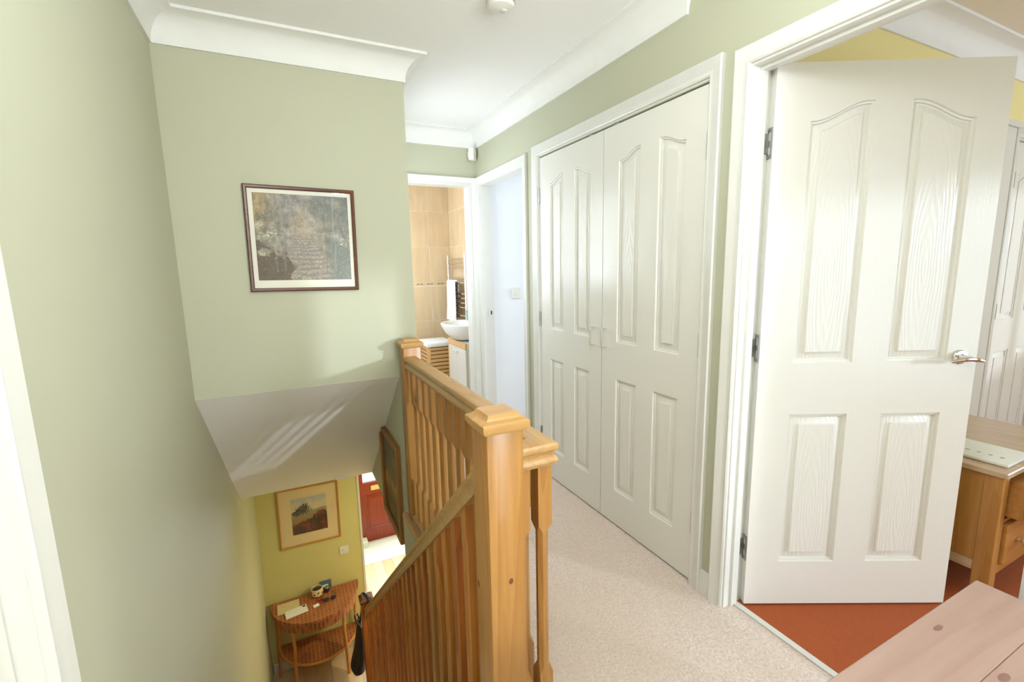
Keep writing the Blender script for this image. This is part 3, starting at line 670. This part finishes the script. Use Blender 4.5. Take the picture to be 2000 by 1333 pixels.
picture('framed_picture.002', 'bronze framed dark painting seen edge-on, on side wall of the stairwell', (0.529, 2.800, 0.04), -PI / 2, 0, 0.50, 0.60, 0.035, 0.028, M['darkgilt'], M['darkgilt'], 0.004, 0.004, 0.004, 0.004, woodland, 60, 70, False)

# ------------------------------------------------------------------ small fittings
al = thing('alarm_sensor', 'small white wedge alarm sensor high in the far corner under coving', 'sensor', (XR - 0.03, YE - 0.03, 2.15))
mz = Matrix.Translation((XR - 0.042, YE - 0.042, 0)) @ Matrix.Rotation(PI / 4, 4, 'Z')
def sens():
    b = B(); t = bmesh.new()
    return b.box(-0.032, 0.032, -0.022, 0.022, 2.165, 2.257, 0.005, rot=mz, seg=2)
obj('housing', sens(), M['plastic'], al, world=True)
obj('lens', B().box(-0.022, 0.022, -0.0235, -0.019, 2.205, 2.240, 0.001, rot=mz), M['ceramic'], al, world=True)
obj('bracket', B().box(-0.010, 0.010, 0.018, 0.035, 2.19, 2.23, rot=mz), M['plastic'], al, world=True)
sm = thing('smoke_alarm', 'round white smoke alarm on the ceiling at top edge', 'smoke alarm', (0.862, 1.79, ZC))
obj('base', B().lathe([(0.060, 0.0), (0.060, -0.010), (0.056, -0.012)], (0, 0, 0), 32), M['plastic'], sm)
obj('cover', B().lathe([(0.054, -0.010), (0.054, -0.030), (0.048, -0.040), (0.030, -0.046), (0.0005, -0.047)], (0, 0, 0), 32), M['plastic'], sm)
b = B()
for k in range(10):
    a = 2 * PI * k / 10; b.box(-0.010, 0.010, 0.0530, 0.0548, -0.028, -0.016, rot=Matrix.Rotation(a, 4, 'Z'))
obj('vent', b, M['steel'], sm, kind='stuff')
obj('test_button', B().lathe([(0.012, -0.044), (0.012, -0.050), (0.008, -0.052)], (0.012, 0.0, 0), 16), M['matgrey'], sm)
def switchplate(name, label, cat, loc, rz, rocker=True):
    r = thing(name, label, cat, loc, rz)
    obj('plate', B().box(-0.043, 0.043, -0.009, 0, -0.043, 0.043, 0.002), M['plastic'], r)
    if rocker: obj('rocker', B().box(-0.012, 0.012, -0.012, -0.008, -0.017, 0.017, 0.001), M['plastic'], r)
    return r
switchplate('light_switch', 'square white wall plate in bright small room beyond open doorway', 'switch', (1.768, 3.4995, 1.13), 0)
switchplate('light_switch.001', 'cream light switch on olive hall wall below gilt framed picture', 'switch', (0.345, YB - 0.0005, -1.445), 0)
# pendant lamps out of view
def pendant(name, label, loc, drop):
    r = thing(name, label, 'lamp', loc)
    obj('ceiling_rose', B().lathe([(0.045, 0), (0.045, -0.012), (0.02, -0.025)], (0, 0, 0), 20), M['plastic'], r)
    obj('flex', B().lathe([(0.003, -0.02), (0.003, -drop)], (0, 0, 0), 8), M['plastic'], r)
    obj('shade', B().lathe([(0.04, -drop + 0.01), (0.13, -drop - 0.15), (0.127, -drop - 0.15), (0.037, -drop + 0.01)], (0, 0, 0), 28, False), M['paper'], r)
pendant('pendant_lamp', 'white pendant lamp hanging from the hall ceiling below', (1.35, 3.3, HC), 0.22)

# ------------------------------------------------------------------ hall below: wicker table and what lies on it
wt = thing('wicker_console_table', 'half-moon brown wicker console table with lower shelf against olive hall wall', 'table', (0.048, 4.60, ZH))
CX, CY = 0.048, 4.632
def dshape(a, b_, n=20): return [(CX + a * math.cos(PI + PI * i / n), CY + b_ * math.sin(PI + PI * i / n)) for i in range(n + 1)]
def dslab(a, b_, z0, z1, flare=0.0):
    lo = [(x, y, z0) for x, y in dshape(a - flare, b_ - flare)]; hi = [(x, y, z1) for x, y in dshape(a, b_)]
    return B().loft([lo, hi])
obj('table_top', dslab(0.405, 0.43, -1.822, -1.80), M['wicker'], wt, world=True)
obj('apron', dslab(0.400, 0.425, -1.925, -1.8225, 0.020), M['wicker'], wt, world=True)
obj('shelf', dslab(0.355, 0.375, -2.285, -2.265), M['wicker'], wt, world=True)
rim = [(x, y, -2.272) for x, y in dshape(0.358, 0.378, 24)]; obj('rim', B().tube(rim, 0.012, 8), M['cane'], wt, world=True)
legs = []
for ang in (188, 232, 308, 352):
    a = math.radians(ang); x1, y1 = CX + 0.365 * math.cos(a), CY + 0.385 * math.sin(a); x2, y2 = CX + 0.375 * math.cos(a), CY + 0.40 * math.sin(a)
    y1 = min(y1, CY - 0.02); y2 = min(y2, CY - 0.02)
    obj('leg', B().tube([(x1, y1, -1.90), (x1 * 0.97 + CX * 0.03, y1, -2.1), (x1, y1, -2.28), (x2, y2, ZH)], 0.015, 8), M['cane'], wt, world=True)
ZT = -1.8 + 0.009
def env(name, label, cx, cy, rz, w, h, z, m):
    o = thing(name, label, 'envelope', (cx, cy, z), rz)
    obj('paper', B().box(-w / 2, w / 2, -h / 2, h / 2, 0, 0.003), m, o)
    obj('flap', B().poly([(-w / 2, h / 2, 0.0034), (w / 2, h / 2, 0.0034), (0, 0.0, 0.0034), (-w / 2, h / 2, 0.0044), (w / 2, h / 2, 0.0044), (0, 0.0, 0.0044)], [(0, 1, 2), (3, 4, 5), (0, 1, 4, 3), (1, 2, 5, 4), (2, 0, 3, 5)]), m, o)
    return o
ZT = -1.8
e1 = env('envelope', 'buff envelope lying flat at left end of wicker table', -0.195, 4.515, math.radians(2), 0.19, 0.15, ZT, M['envelope'])
e2 = env('envelope.001', 'white envelope with dark stamp overlapping the buff envelope on wicker table', -0.130, 4.408, math.radians(9), 0.19, 0.11, ZT + 0.0046, M['paper'])
obj('stamp', B().box(0.060, 0.085, 0.028, 0.048, 0.0032, 0.0052), M['dark'], e2)
pt = thing('patterned_pot', 'small cream pot with dark pattern beside wall on wicker table', 'pot', (0.062, 4.56, ZT))
obj('body', B().lathe([(0.030, 0), (0.050, 0.02), (0.056, 0.05), (0.050, 0.085), (0.046, 0.085), (0.050, 0.05), (0.03, 0.012)], (0, 0, 0), 24), M['mat2'], pt)
b = B()
for k in range(9):
    a = 2 * PI * k / 9; b.add(B().lathe([(0.001, 0), (0.010, 0.0015), (0.001, 0.003)], (0, 0, 0), 8).b, Matrix.Rotation(a, 4, 'Z') @ Matrix.Translation((0.0535, 0, 0.045 + 0.012 * (k % 2))) @ Matrix.Rotation(PI / 2, 4, 'Y'))
obj('pattern', b, M['dark'], pt, kind='stuff')
obj('contents', B().lathe([(0.044, 0.070), (0.030, 0.080), (0.001, 0.084)], (0, 0, 0), 16), M['dark'], pt)
cdp = thing('blue_card', 'slate blue card leaning against wall behind the cream pot', 'card', (0.145, 4.628, ZT))
obj('board', B().box(-0.055, 0.055, -0.002, 0.002, 0, 0.085, rot=Matrix.Rotation(math.radians(-10), 4, 'X')), M['blue'], cdp)
obj('print', B().box(-0.03, 0.025, -0.0034, -0.0022, 0.02, 0.045, rot=Matrix.Rotation(math.radians(-10), 4, 'X')), M['paper'], cdp)
dk = thing('small_dark_pot', 'small dark pot beside blue card on wicker table', 'pot', (0.150, 4.575, ZT))
obj('body', B().lathe([(0.016, 0), (0.028, 0.02), (0.024, 0.045), (0.019, 0.05)], (0, 0, 0), 16), M['dark'], dk)
obj('rim', B().lathe([(0.019, 0.048), (0.024, 0.052), (0.019, 0.056)], (0, 0, 0), 16), M['steel'], dk)
rd = thing('scissors', 'red handled scissors lying open in middle of wicker table', 'scissors', (0.075, 4.47, ZT))
b = B()
for s_ in (-1, 1): b.tube([(s_ * 0.018 + 0.020 * math.cos(a) * 0.9, -0.02 + 0.028 * math.sin(a), 0.006) for a in [k * PI / 6 for k in range(13)]], 0.005, 6)
obj('handles', b, M['red'], rd)
b = B()
for s_ in (-1, 1): b.prism([(0, 0), (0.008, 0), (s_ * 0.012 + 0.004, 0.075)], lambda u, v, a, s_=s_: (u - 0.004, v + 0.01, a + (0.002 if s_ > 0 else 0)), 0.003, 0.005)
obj('blades', b, M['steel'], rd)
sg = thing('sunglasses', 'dark sunglasses lying near front edge of wicker table', 'sunglasses', (0.165, 4.435, ZT), math.radians(5))
b = B()
for s_ in (-1, 1): b.add(B().lathe([(0.001, 0), (0.026, 0.002), (0.024, 0.006), (0.001, 0.008)], (0, 0, 0), 16).b, Matrix.Translation((s_ * 0.031, 0, 0.018)) @ Matrix.Rotation(math.radians(70), 4, 'X') @ Matrix.Scale(0.75, 4, (0, 1, 0)))
obj('lenses', b, M['dark'], sg)
obj('temples', B().tube([(-0.058, 0, 0.024), (-0.055, 0.06, 0.02), (-0.05, 0.11, 0.003)], 0.003, 6).tube([(0.058, 0, 0.024), (0.055, 0.06, 0.02), (0.05, 0.11, 0.003)], 0.003, 6).tube([(-0.012, 0, 0.024), (0.012, 0, 0.024)], 0.003, 6), M['dark'], sg)
ms = thing('white_key_fob', 'small rounded white key fob at front edge of wicker table', 'key fob', (0.040, 4.405, ZT), math.radians(20))
obj('body', B().box(-0.028, 0.028, -0.018, 0.018, 0, 0.016, 0.007, seg=3), M['ceramic'], ms)
obj('ring', B().tube([(0.036 + 0.011 * math.cos(a), 0.011 * math.sin(a), 0.003) for a in [k * PI / 5 for k in range(11)]], 0.0015, 6), M['steel'], ms)
# handbag on the floor by the bottom newel
hbg = thing('handbag', 'black leather handbag with looped handle hanging from bottom stair newel in hall', 'bag', (0.375, 4.08, -2.31))
bb = B(); rings = []
for z, hx, hy, ox in ((-2.345, 0.030, 0.07, -0.050), (-2.29, 0.068, 0.13, -0.030), (-2.15, 0.055, 0.14, 0.0), (-1.98, 0.040, 0.12, 0.012), (-1.88, 0.022, 0.10, 0.015), (-1.86, 0.010, 0.09, 0.015)):
    rings.append([(0.375 + ox + hx * math.cos(a), 4.085 + hy * math.sin(a), z) for a in [2 * PI * k / 20 for k in range(20)]])
obj('bag_body', bb.loft(rings), M['black'], hbg, world=True)
obj('handle', B().tube([(0.395 + 0.01 * math.sin(a * 2) - 0.045 * math.sin(a), 4.085 + 0.065 * math.cos(a), -1.885 + 0.11 * math.sin(a)) for a in [PI * k / 12 for k in range(13)]], 0.008, 8), M['black'], hbg, world=True)
obj('strap', B().tube([(0.392, 4.10, -1.87), (0.400, 4.02, -1.72), (0.405, 3.955, -1.56), (0.412, 3.935, -1.475), (0.430, 3.90, -1.455), (0.440, 3.86, -1.455), (0.452, 3.81, -1.475), (0.455, 3.80, -1.53)], 0.007, 8, 1.6), M['black'], hbg, world=True)
# shoes under the table
def shoe(name, label, loc, rz, m):
    r = thing(name, label, 'shoe', loc, rz, 'shoes by the stair foot'); n = 14
    def ring(t_):
        x = -0.125 + 0.25 * t_; w_ = 0.030 + 0.014 * math.sin(PI * min(1, t_ * 1.1)) + 0.006 * t_; h_ = 0.085 - 0.05 * t_ if t_ < 0.5 else 0.06 - 0.02 * (t_ - 0.5) * 2
        if t_ in (0, 1): w_ *= 0.5; h_ *= 0.6
        return [(x, w_ * math.cos(a), 0.014 + max(0, h_ * math.sin(a))) for a in [PI * k / n for k in range(n + 1)]]
    obj('upper', B().loft([ring(k / 8) for k in range(9)]), m, r)
    obj('sole', B().loft([[(x, w_, 0), (x, -w_, 0), (x, -w_, 0.014), (x, w_, 0.014)] for x, w_ in ((-0.13, 0.02), (-0.11, 0.035), (-0.02, 0.032), (0.06, 0.046), (0.115, 0.036), (0.13, 0.015))]), M['ceramic'], r)
    obj('opening', B().lathe([(0.001, 0), (0.026, 0.002), (0.028, 0)], (-0.06, 0, 0.078), 12), M['dark'], r)
M['pinkish'] = plain('pale_pink_suede', srgb(214, 176, 156), 0.8)
shoe('shoe', 'pale pink shoe on hall floor beside wicker table leg, nearer the wall', (0.475, 4.45, ZH), math.radians(100), M['pinkish'])
shoe('shoe.001', 'pale pink shoe on hall floor beside wicker table leg, nearer the handbag', (0.50, 4.14, ZH), math.radians(95), M['pinkish'])

# front door (hall end)
fd = thing('door_6', None, None, (1.2, 6.52, ZH), kind='structure')
X0, X1, ZD = 0.765, 1.635, ZH
obj('door_frame', B().box(0.74, 0.765, 6.49, 6.57, ZH, -0.50).box(1.635, 1.66, 6.49, 6.57, ZH, -0.50).box(0.765, 1.635, 6.49, 6.57, -0.525, -0.50), M['reddoor'], fd, world=True)
b = B(); hl = [(0.80, 1.60, -1.640, -0.64)]
for u0, u1, v0, v1 in cells([X0, X1, 0.80, 1.60], [ZD + 0.01, -0.525, -1.640, -0.64], hl): b.box(u0, u1, 6.51, 6.555, v0, v1)
bmesh.ops.remove_doubles(b.b, verts=b.b.verts, dist=1e-5)
lf = obj('door_leaf', b, M['reddoor'], fd, world=True)
for u0, u1 in ((0.83, 1.15), (1.24, 1.57)):
    pb = B(); rg = lambda d, y: [(u0 + d, y, ZD + 0.20 + d), (u1 - d, y, ZD + 0.20 + d), (u1 - d, y, -1.83 - d), (u0 + d, y, -1.83 - d)]
    pb.loft([rg(0, 6.511), rg(0.0, 6.500), rg(0.015, 6.498), rg(0.022, 6.506), rg(0.055, 6.497), rg(0.06, 6.497)], True, False); pb.poly(rg(0.06, 6.497), [(0, 1, 2, 3)])
    obj('panel', pb, M['reddoor'], lf, world=True)
obj('pane', B().box(0.80, 1.60, 6.53, 6.536, -1.64, -0.64), M['glass'], lf, world=True)
obj('letter_plate', B().box(0.905, 1.165, 6.500, 6.511, -1.765, -1.695, 0.003), M['brass'], lf, world=True)
dm = thing('doormat', 'pale grey doormat on laminate in front of the red front door', 'mat', (1.2, 6.2, ZH))
obj('pile', B().box(0.62, 1.75, 5.99, 6.47, ZH, ZH + 0.012, 0.003), M['matgrey'], dm, world=True)
obj('border', B().box(0.60, 1.77, 5.97, 6.485, ZH, ZH + 0.007, 0.002), M['paper'], dm, world=True)
struct('ground_outside', B().box(-6, 8, 6.62, 16, ZH - 0.2, ZH - 0.02), M['matgrey'])

# ------------------------------------------------------------------ bathroom
XB = 1.852; YK = 5.40
def tiled(name, ax):
    r = thing(name, None, None, (1.0, YK, 0) if ax == 'y' else (XB, 4.5, 0), kind='structure')
    if ax == 'y': obj('grout_bed', B().box(0.35, XB + 0.1, YK, YK + 0.1, -0.25, ZC), M['grout'], r, world=True)
    else: obj('grout_bed', B().box(XB, XB + 0.1, YE + 0.1, YK, -0.25, ZC), M['grout'], r, world=True)
    tw, th_, g = 0.25, 0.40, 0.005
    rows = [(1.20 + k * (th_ + g), th_) for k in range(3)] + [(1.155, 0.04)] + [(1.15 - (k + 1) * (th_ + g), th_) for k in range(3)]
    protos = {}
    for z0, h_ in rows:
        z1 = min(z0 + h_, ZC - 0.03); z0 = max(z0, 0.0)
        if z1 - z0 < 0.03: continue
        for k in range(6 if ax == 'y' else 7):
            if ax == 'y': a1 = XB - 0.004 - k * (tw + g); a0 = max(a1 - tw, 0.36)
            else: a1 = YK - 0.004 - k * (tw + g); a0 = max(a1 - tw, YE + 0.11)
            if a1 - a0 < 0.03: continue
            if ax == 'y' and a1 < 0.9: continue
            bb = B(); rr = (0.002 if h_ > 0.1 else 0.001)
            if ax == 'y': bb.box(a0, a1, YK - 0.003, YK + 0.001, z0, z1, rr); og = ((a0 + a1) / 2 - 1.0, -0.004, (z0 + z1) / 2)
            else: bb.box(XB - 0.003, XB + 0.001, a0, a1, z0, z1, rr); og = (-0.004, (a0 + a1) / 2 - 4.5, (z0 + z1) / 2)
            if h_ > 0.1: obj('tile', bb, M['tile'], r, world=True, origin=og)
            else:
                obj('border_tile', bb, M['tile'], r, world=True, origin=og)
    return r
wb = tiled('wall_bathroom_back', 'y'); wr = tiled('wall_bathroom_right', 'x')
b = B()
for k in range(22):
    x = XB - 0.03 - k * 0.042
    if x > 0.95 and k % 3 != 1: b.box(x - 0.014, x + 0.014, YK - 0.005, YK - 0.0025, 1.168, 1.182)
obj('mosaic_strip', b, M['border'], wb, world=True, kind='stuff')
hm = thing('laundry_hamper', 'slatted bamboo laundry hamper with white cushioned lid by tiled bathroom wall', 'hamper', (1.51, 5.07, 0))
hx0, hx1, hy0, hy1 = 1.375, 1.665, 4.88, 5.22
for x, y in ((hx0, hy0), (hx1 - 0.035, hy0), (hx0, hy1 - 0.035), (hx1 - 0.035, hy1 - 0.035)): obj('corner_post', B().box(x, x + 0.035, y, y + 0.035, 0, 0.498, 0.002), M['bamboo'], hm, world=True)
for k in range(11):
    z = 0.03 + k * 0.043
    obj('slat', B().box(hx0 + 0.036, hx1 - 0.036, hy0 + 0.006, hy0 + 0.018, z, z + 0.031, 0.002), M['bamboo'], hm, world=True, label=None)
    obj('slat', B().box(hx0 + 0.006, hx0 + 0.018, hy0 + 0.036, hy1 - 0.036, z, z + 0.031, 0.002), M['bamboo'], hm, world=True)
    obj('slat', B().box(hx0 + 0.036, hx1 - 0.036, hy1 - 0.018, hy1 - 0.006, z, z + 0.031, 0.002), M['bamboo'], hm, world=True)
    obj('slat', B().box(hx1 - 0.018, hx1 - 0.006, hy0 + 0.036, hy1 - 0.036, z, z + 0.031, 0.002), M['bamboo'], hm, world=True)
obj('liner', B().box(hx0 + 0.022, hx1 - 0.022, hy0 + 0.022, hy1 - 0.022, 0.02, 0.49), M['chest'], hm, world=True)
obj('lid_cushion', B().box(hx0 - 0.012, hx1 + 0.012, hy0 - 0.012, hy1 + 0.012, 0.499, 0.552, 0.014, seg=3), M['towel'], hm, world=True)
# basin on its cabinet
vc = thing('vanity_cabinet', 'white bathroom vanity cabinet with beech rail below the basin', 'cabinet', (1.70, 4.42, 0))
vx0, vx1, vy0, vy1 = 1.545, XB - 0.009, 4.16, 4.68
obj('carcass', B().box(vx0 + 0.018, vx1, vy0, vy1, 0.0, 0.625), M['gloss'], vc, world=True)
obj('top_rail', B().box(vx0 + 0.0, vx0 + 0.018, vy0, vy1, 0.565, 0.625), M['bamboo'], vc, world=True, label='beech coloured top rail')
obj('side_rail', B().box(vx0 + 0.0, vx0 + 0.018, vy1 - 0.03, vy1, 0.0, 0.563), M['bamboo'], vc, world=True)
for a, c_ in ((vy0, (vy0 + vy1 - 0.03) / 2 - 0.0015), ((vy0 + vy1 - 0.03) / 2 + 0.0015, vy1 - 0.032)):
    dr = obj('cabinet_door', B().box(vx0 - 0.002, vx0 + 0.016, a, c_, 0.05, 0.562, 0.003), M['gloss'], vc, world=True)
yk = (vy0 + vy1 - 0.03) / 2
for s_ in (-1, 1): obj('knob', B().add(B().lathe([(0.005, 0), (0.005, 0.012), (0.013, 0.016), (0.013, 0.022), (0.008, 0.026)], (0, 0, 0), 14).b, Matrix.Translation((vx0 - 0.002, yk + s_ * 0.03, 0.525)) @ Matrix.Rotation(-PI / 2, 4, 'Y')), M['ceramic'], dr, world=True)
bs = thing('wash_basin', 'white ceramic semi-recessed wash basin jutting from bathroom cabinet', 'basin', (1.66, 4.42, 0.625))
bc = (1.640, 4.43)
def br(a, b_, z, n=32):
    out = []
    for k in range(n):
        th = 2 * PI * k / n; x = bc[0] + a * math.cos(th); y = bc[1] + b_ * math.sin(th); out.append((min(x, XB - 0.010), y, z))
    return out
obj('bowl', B().loft([br(0.07, 0.09, 0.626), br(0.13, 0.17, 0.650), br(0.19, 0.245, 0.710), br(0.225, 0.285, 0.770), br(0.232, 0.295, 0.795), br(0.225, 0.288, 0.803), br(0.185, 0.245, 0.801), br(0.165, 0.22, 0.775), br(0.10, 0.13, 0.69), br(0.03, 0.04, 0.675)]), M['ceramic'], bs, world=True)
obj('tap', B().tube([(1.79, 4.43, 0.803), (1.79, 4.43, 0.90), (1.76, 4.43, 0.925), (1.70, 4.43, 0.915)], 0.014, 10).lathe([(0.022, 0.802), (0.022, 0.823), (0.014, 0.833)], (1.79, 4.43, 0), 16), M['chrome'], bs, world=True)
cp = thing('toothbrush_cup', 'teal plastic cup on back edge of the wash basin', 'cup', (1.765, 4.60, 0.803))
obj('cup_body', B().lathe([(0.028, 0), (0.034, 0.10), (0.031, 0.10), (0.026, 0.006)], (0, 0, 0), 20), M['teal'], cp)
obj('toothbrush', B().tube([(0.0, 0.0, 0.01), (0.02, 0.01, 0.17)], 0.003, 6).box(0.014, 0.026, 0.004, 0.014, 0.165, 0.19), M['paper'], cp)
# towel radiator
tr = thing('towel_radiator', 'chrome ladder towel radiator on tiled bathroom wall above basin', 'radiator', (XB - 0.05, 5.07, 0.75))
for y in (4.74, 5.30): obj('upright', B().lathe([(0.014, 0.62), (0.014, 1.50), (0.010, 1.51)], (XB - 0.06, y, 0), 12), M['chrome'] if y > 5 else M['ceramic'], tr, world=True)  # near upright coloured white to carry the overexposed glare on the chrome
for z in (0.68, 0.73, 0.78, 0.83, 0.92, 0.97, 1.02, 1.07, 1.19, 1.24, 1.36, 1.405, 1.45):
    pts = [(XB - 0.06 - 0.03 * math.sin(PI * k / 8), 4.74 + 0.56 * k / 8, z) for k in range(9)]
    obj('bar', B().tube(pts, 0.0095, 8), M['chrome'], tr, world=True)
for y in (4.74, 5.30):
    for z in (0.75, 1.40): obj('wall_bracket', B().box(XB - 0.05, XB - 0.0085, y - 0.008, y + 0.008, z - 0.008, z + 0.008), M['chrome'], tr, world=True)
tw_ = thing('bath_towel', 'white towel with dark zigzag edge draped over chrome radiator', 'towel', (XB - 0.10, 5.09, 0.78))
def towel(y0, y1, x_out, zt, zb, th=0.008):
    b = B(); rings = []
    prof_ = [(x_out - 0.012, zb), (x_out, zb + 0.15), (x_out + 0.006, zt - 0.02), (x_out + 0.02, zt), (x_out + 0.036, zt - 0.02), (x_out + 0.036, zt - 0.2),
             (x_out + 0.028, zt - 0.2), (x_out + 0.028, zt - 0.025), (x_out + 0.02, zt - 0.01), (x_out + 0.015, zt - 0.025), (x_out + 0.009, zb + 0.15), (x_out - 0.003, zb)]
    n = 10
    for k in range(n + 1):
        y = y0 + (y1 - y0) * k / n; wv = 0.004 * math.sin(k * 1.9)
        rings.append([(x + wv * (0.2 if z > zt - 0.06 else 1), y, z) for x, z in prof_])
    return b.loft(rings)
obj('towel_cloth', towel(4.93, 5.25, XB - 0.112, 1.222, 0.76), M['towel'], tw_, world=True)
b = B()
for k in range(9):
    z = 0.80 + k * 0.045; b.poly([(XB - 0.115, 4.929, z), (XB - 0.100, 4.929, z), (XB - 0.100, 4.875, z + 0.02), (XB - 0.115, 4.875, z + 0.02), (XB - 0.100, 4.929, z + 0.045), (XB - 0.115, 4.929, z + 0.045)], [(0, 1, 2, 3), (3, 2, 4, 5), (0, 3, 5), (1, 4, 2), (0, 5, 4, 1)])
obj('zigzag_edging', b, M['dark'], tw_, world=True, kind='stuff')

# ------------------------------------------------------------------ bedroom chest
ch = thing('chest_of_drawers', 'low honey oak chest of drawers on rust floor behind the open door', 'chest of drawers', (2.75, 0.90, 0))
x0, x1, y0, y1, zt = 2.375, 3.13, 0.655, 1.10, 0.54
obj('top', B().box(x0 - 0.012, x1 + 0.012, y0 - 0.012, y1, zt - 0.022, zt, 0.003), M['chesttop'], ch, world=True)
for x, y in ((x0, y0), (x1 - 0.055, y0), (x0, y1 - 0.06), (x1 - 0.055, y1 - 0.06)): obj('leg', B().box(x, x + 0.055, y, y + 0.055, 0, zt - 0.023, 0.002), M['chest'], ch, world=True)
for x in (x0 + 0.008, x1 - 0.026): obj('side_panel', B().box(x, x + 0.018, y0 + 0.056, y1 - 0.061, 0.15, zt - 0.023), M['chest'], ch, world=True)
obj('side_rail', B().box(x0 + 0.004, x0 + 0.03, y0 + 0.056, y1 - 0.061, 0.11, 0.149), M['chesttop'], ch, world=True)
obj('front_rail', B().box(x0 + 0.056, x1 - 0.056, y0 + 0.004, y0 + 0.03, 0.10, 0.140), M['chestx'], ch, world=True)
obj('front_rail', B().box(x0 + 0.056, x1 - 0.056, y0 + 0.004, y0 + 0.03, 0.318, 0.332), M['chestx'], ch, world=True)
obj('back_panel', B().box(x0 + 0.056, x1 - 0.056, y1 - 0.012, y1 - 0.004, 0.11, zt - 0.023), M['chest'], ch, world=True)
for z0_, z1_, pull in ((0.336, 0.512, 0.055), (0.145, 0.313, 0.0)):
    d = obj('drawer', B().box(x0 + 0.062, x1 - 0.062, y0 - 0.012 - pull, y0 + 0.010 - pull, z0_, z1_, 0.003).box(x0 + 0.07, x1 - 0.07, y0 + 0.010 - pull, y1 - 0.05, z0_ + 0.01, z1_ - 0.02), M['chestx'], ch, world=True)
    for xk in (x0 + 0.17, x1 - 0.17):
        obj('knob', B().add(B().lathe([(0.006, 0), (0.006, 0.012), (0.014, 0.018), (0.014, 0.026), (0.008, 0.031)], (0, 0, 0), 14).b, Matrix.Translation((xk, y0 - 0.012 - pull, (z0_ + z1_) / 2)) @ Matrix.Rotation(PI / 2, 4, 'X')), M['chesttop'], d, world=True)
ct = thing('printed_cloth', 'white folded cloth with small dark printed marks on top of oak chest', 'cloth', (2.55, 0.88, zt))
obj('cloth_body', B().box(2.43, 2.66, 0.665, 1.09, zt + 0.001, zt + 0.014, 0.005, seg=2), M['paper'], ct, world=True)
b = B()
for k in range(9): b.box(2.50, 2.512, 0.70 + k * 0.035, 0.712 + k * 0.035, zt + 0.0139, zt + 0.0148)
obj('printed_mark', b, M['steel'], ct, world=True, kind='stuff')

# ------------------------------------------------------------------ pine table beside the camera
pt = thing('pine_table', 'pale pine plank table in the near right corner in front of bedroom doorway', 'table', (0.95, 0.20, 0))
tx0, tx1, ty1, tz = 0.52, 1.388, 0.404, 0.60
wds = [0.125, 0.118, 0.13, 0.12]; y = ty1
for k, wd in enumerate(wds):
    obj('plank', B().box(tx0, tx1, y - wd + 0.0003, y, tz - 0.024, tz, 0.0025 if k in (0, 3) else 0.0008), M['tablepine'], pt, world=True, origin=(0, y - wd - 0.2, tz)); y -= wd
ty0 = y
for xx in (tx0 + 0.03, tx1 - 0.085):
    for yy in (ty0 + 0.03, ty1 - 0.085): obj('leg', B().box(xx, xx + 0.055, yy, yy + 0.055, 0, tz - 0.025, 0.003), M['tablepine'], pt, world=True)
obj('apron', B().box(tx0 + 0.086, tx1 - 0.086, ty1 - 0.055, ty1 - 0.035, tz - 0.11, tz - 0.025).box(tx0 + 0.086, tx1 - 0.086, ty0 + 0.035, ty0 + 0.055, tz - 0.11, tz - 0.025)
    .box(tx0 + 0.035, tx0 + 0.055, ty0 + 0.086, ty1 - 0.086, tz - 0.11, tz - 0.025).box(tx1 - 0.055, tx1 - 0.035, ty0 + 0.086, ty1 - 0.086, tz - 0.11, tz - 0.025), M['tablepine'], pt, world=True)

# knots in the timber
def knot(parent, pos, normal, a, b_):
    # slim oval knot lying a hair proud of the face it sits in
    M4 = Matrix.Translation(pos) @ Vector(normal).to_track_quat('Z', 'Y').to_matrix().to_4x4()
    bb = B(); n = 14
    bb.loft([[(r * a * math.cos(2 * PI * k / n), r * b_ * math.sin(2 * PI * k / n), z) for k in range(n)] for r, z in ((1.0, 0.0), (0.95, 0.0003))])
    return obj('knot', B().add(bb.b, M4), KN, parent, world=True)
KN = plain('dark_timber_knot', srgb(112, 66, 36), 0.4)
near = [o for o in bal.children if o.name.startswith('newel_post')][0]
knot(near, (0.3880, 1.008, 0.540), (-1, 0, 0), 0.005, 0.012)
knot(near, (0.4419, 0.9280, 0.581), (0, -1, 0), 0.006, 0.008)
KN = plain('mauve_timber_knot', srgb(138, 100, 92), 0.4)
tp = [o for o in pt.children if o.name.startswith('plank')]
knot(tp[0], (1.131, 0.373, 0.60), (0, 0, 1), 0.015, 0.0055)
knot(tp[1], (1.090, 0.264, 0.60), (0, 0, 1), 0.016, 0.007)
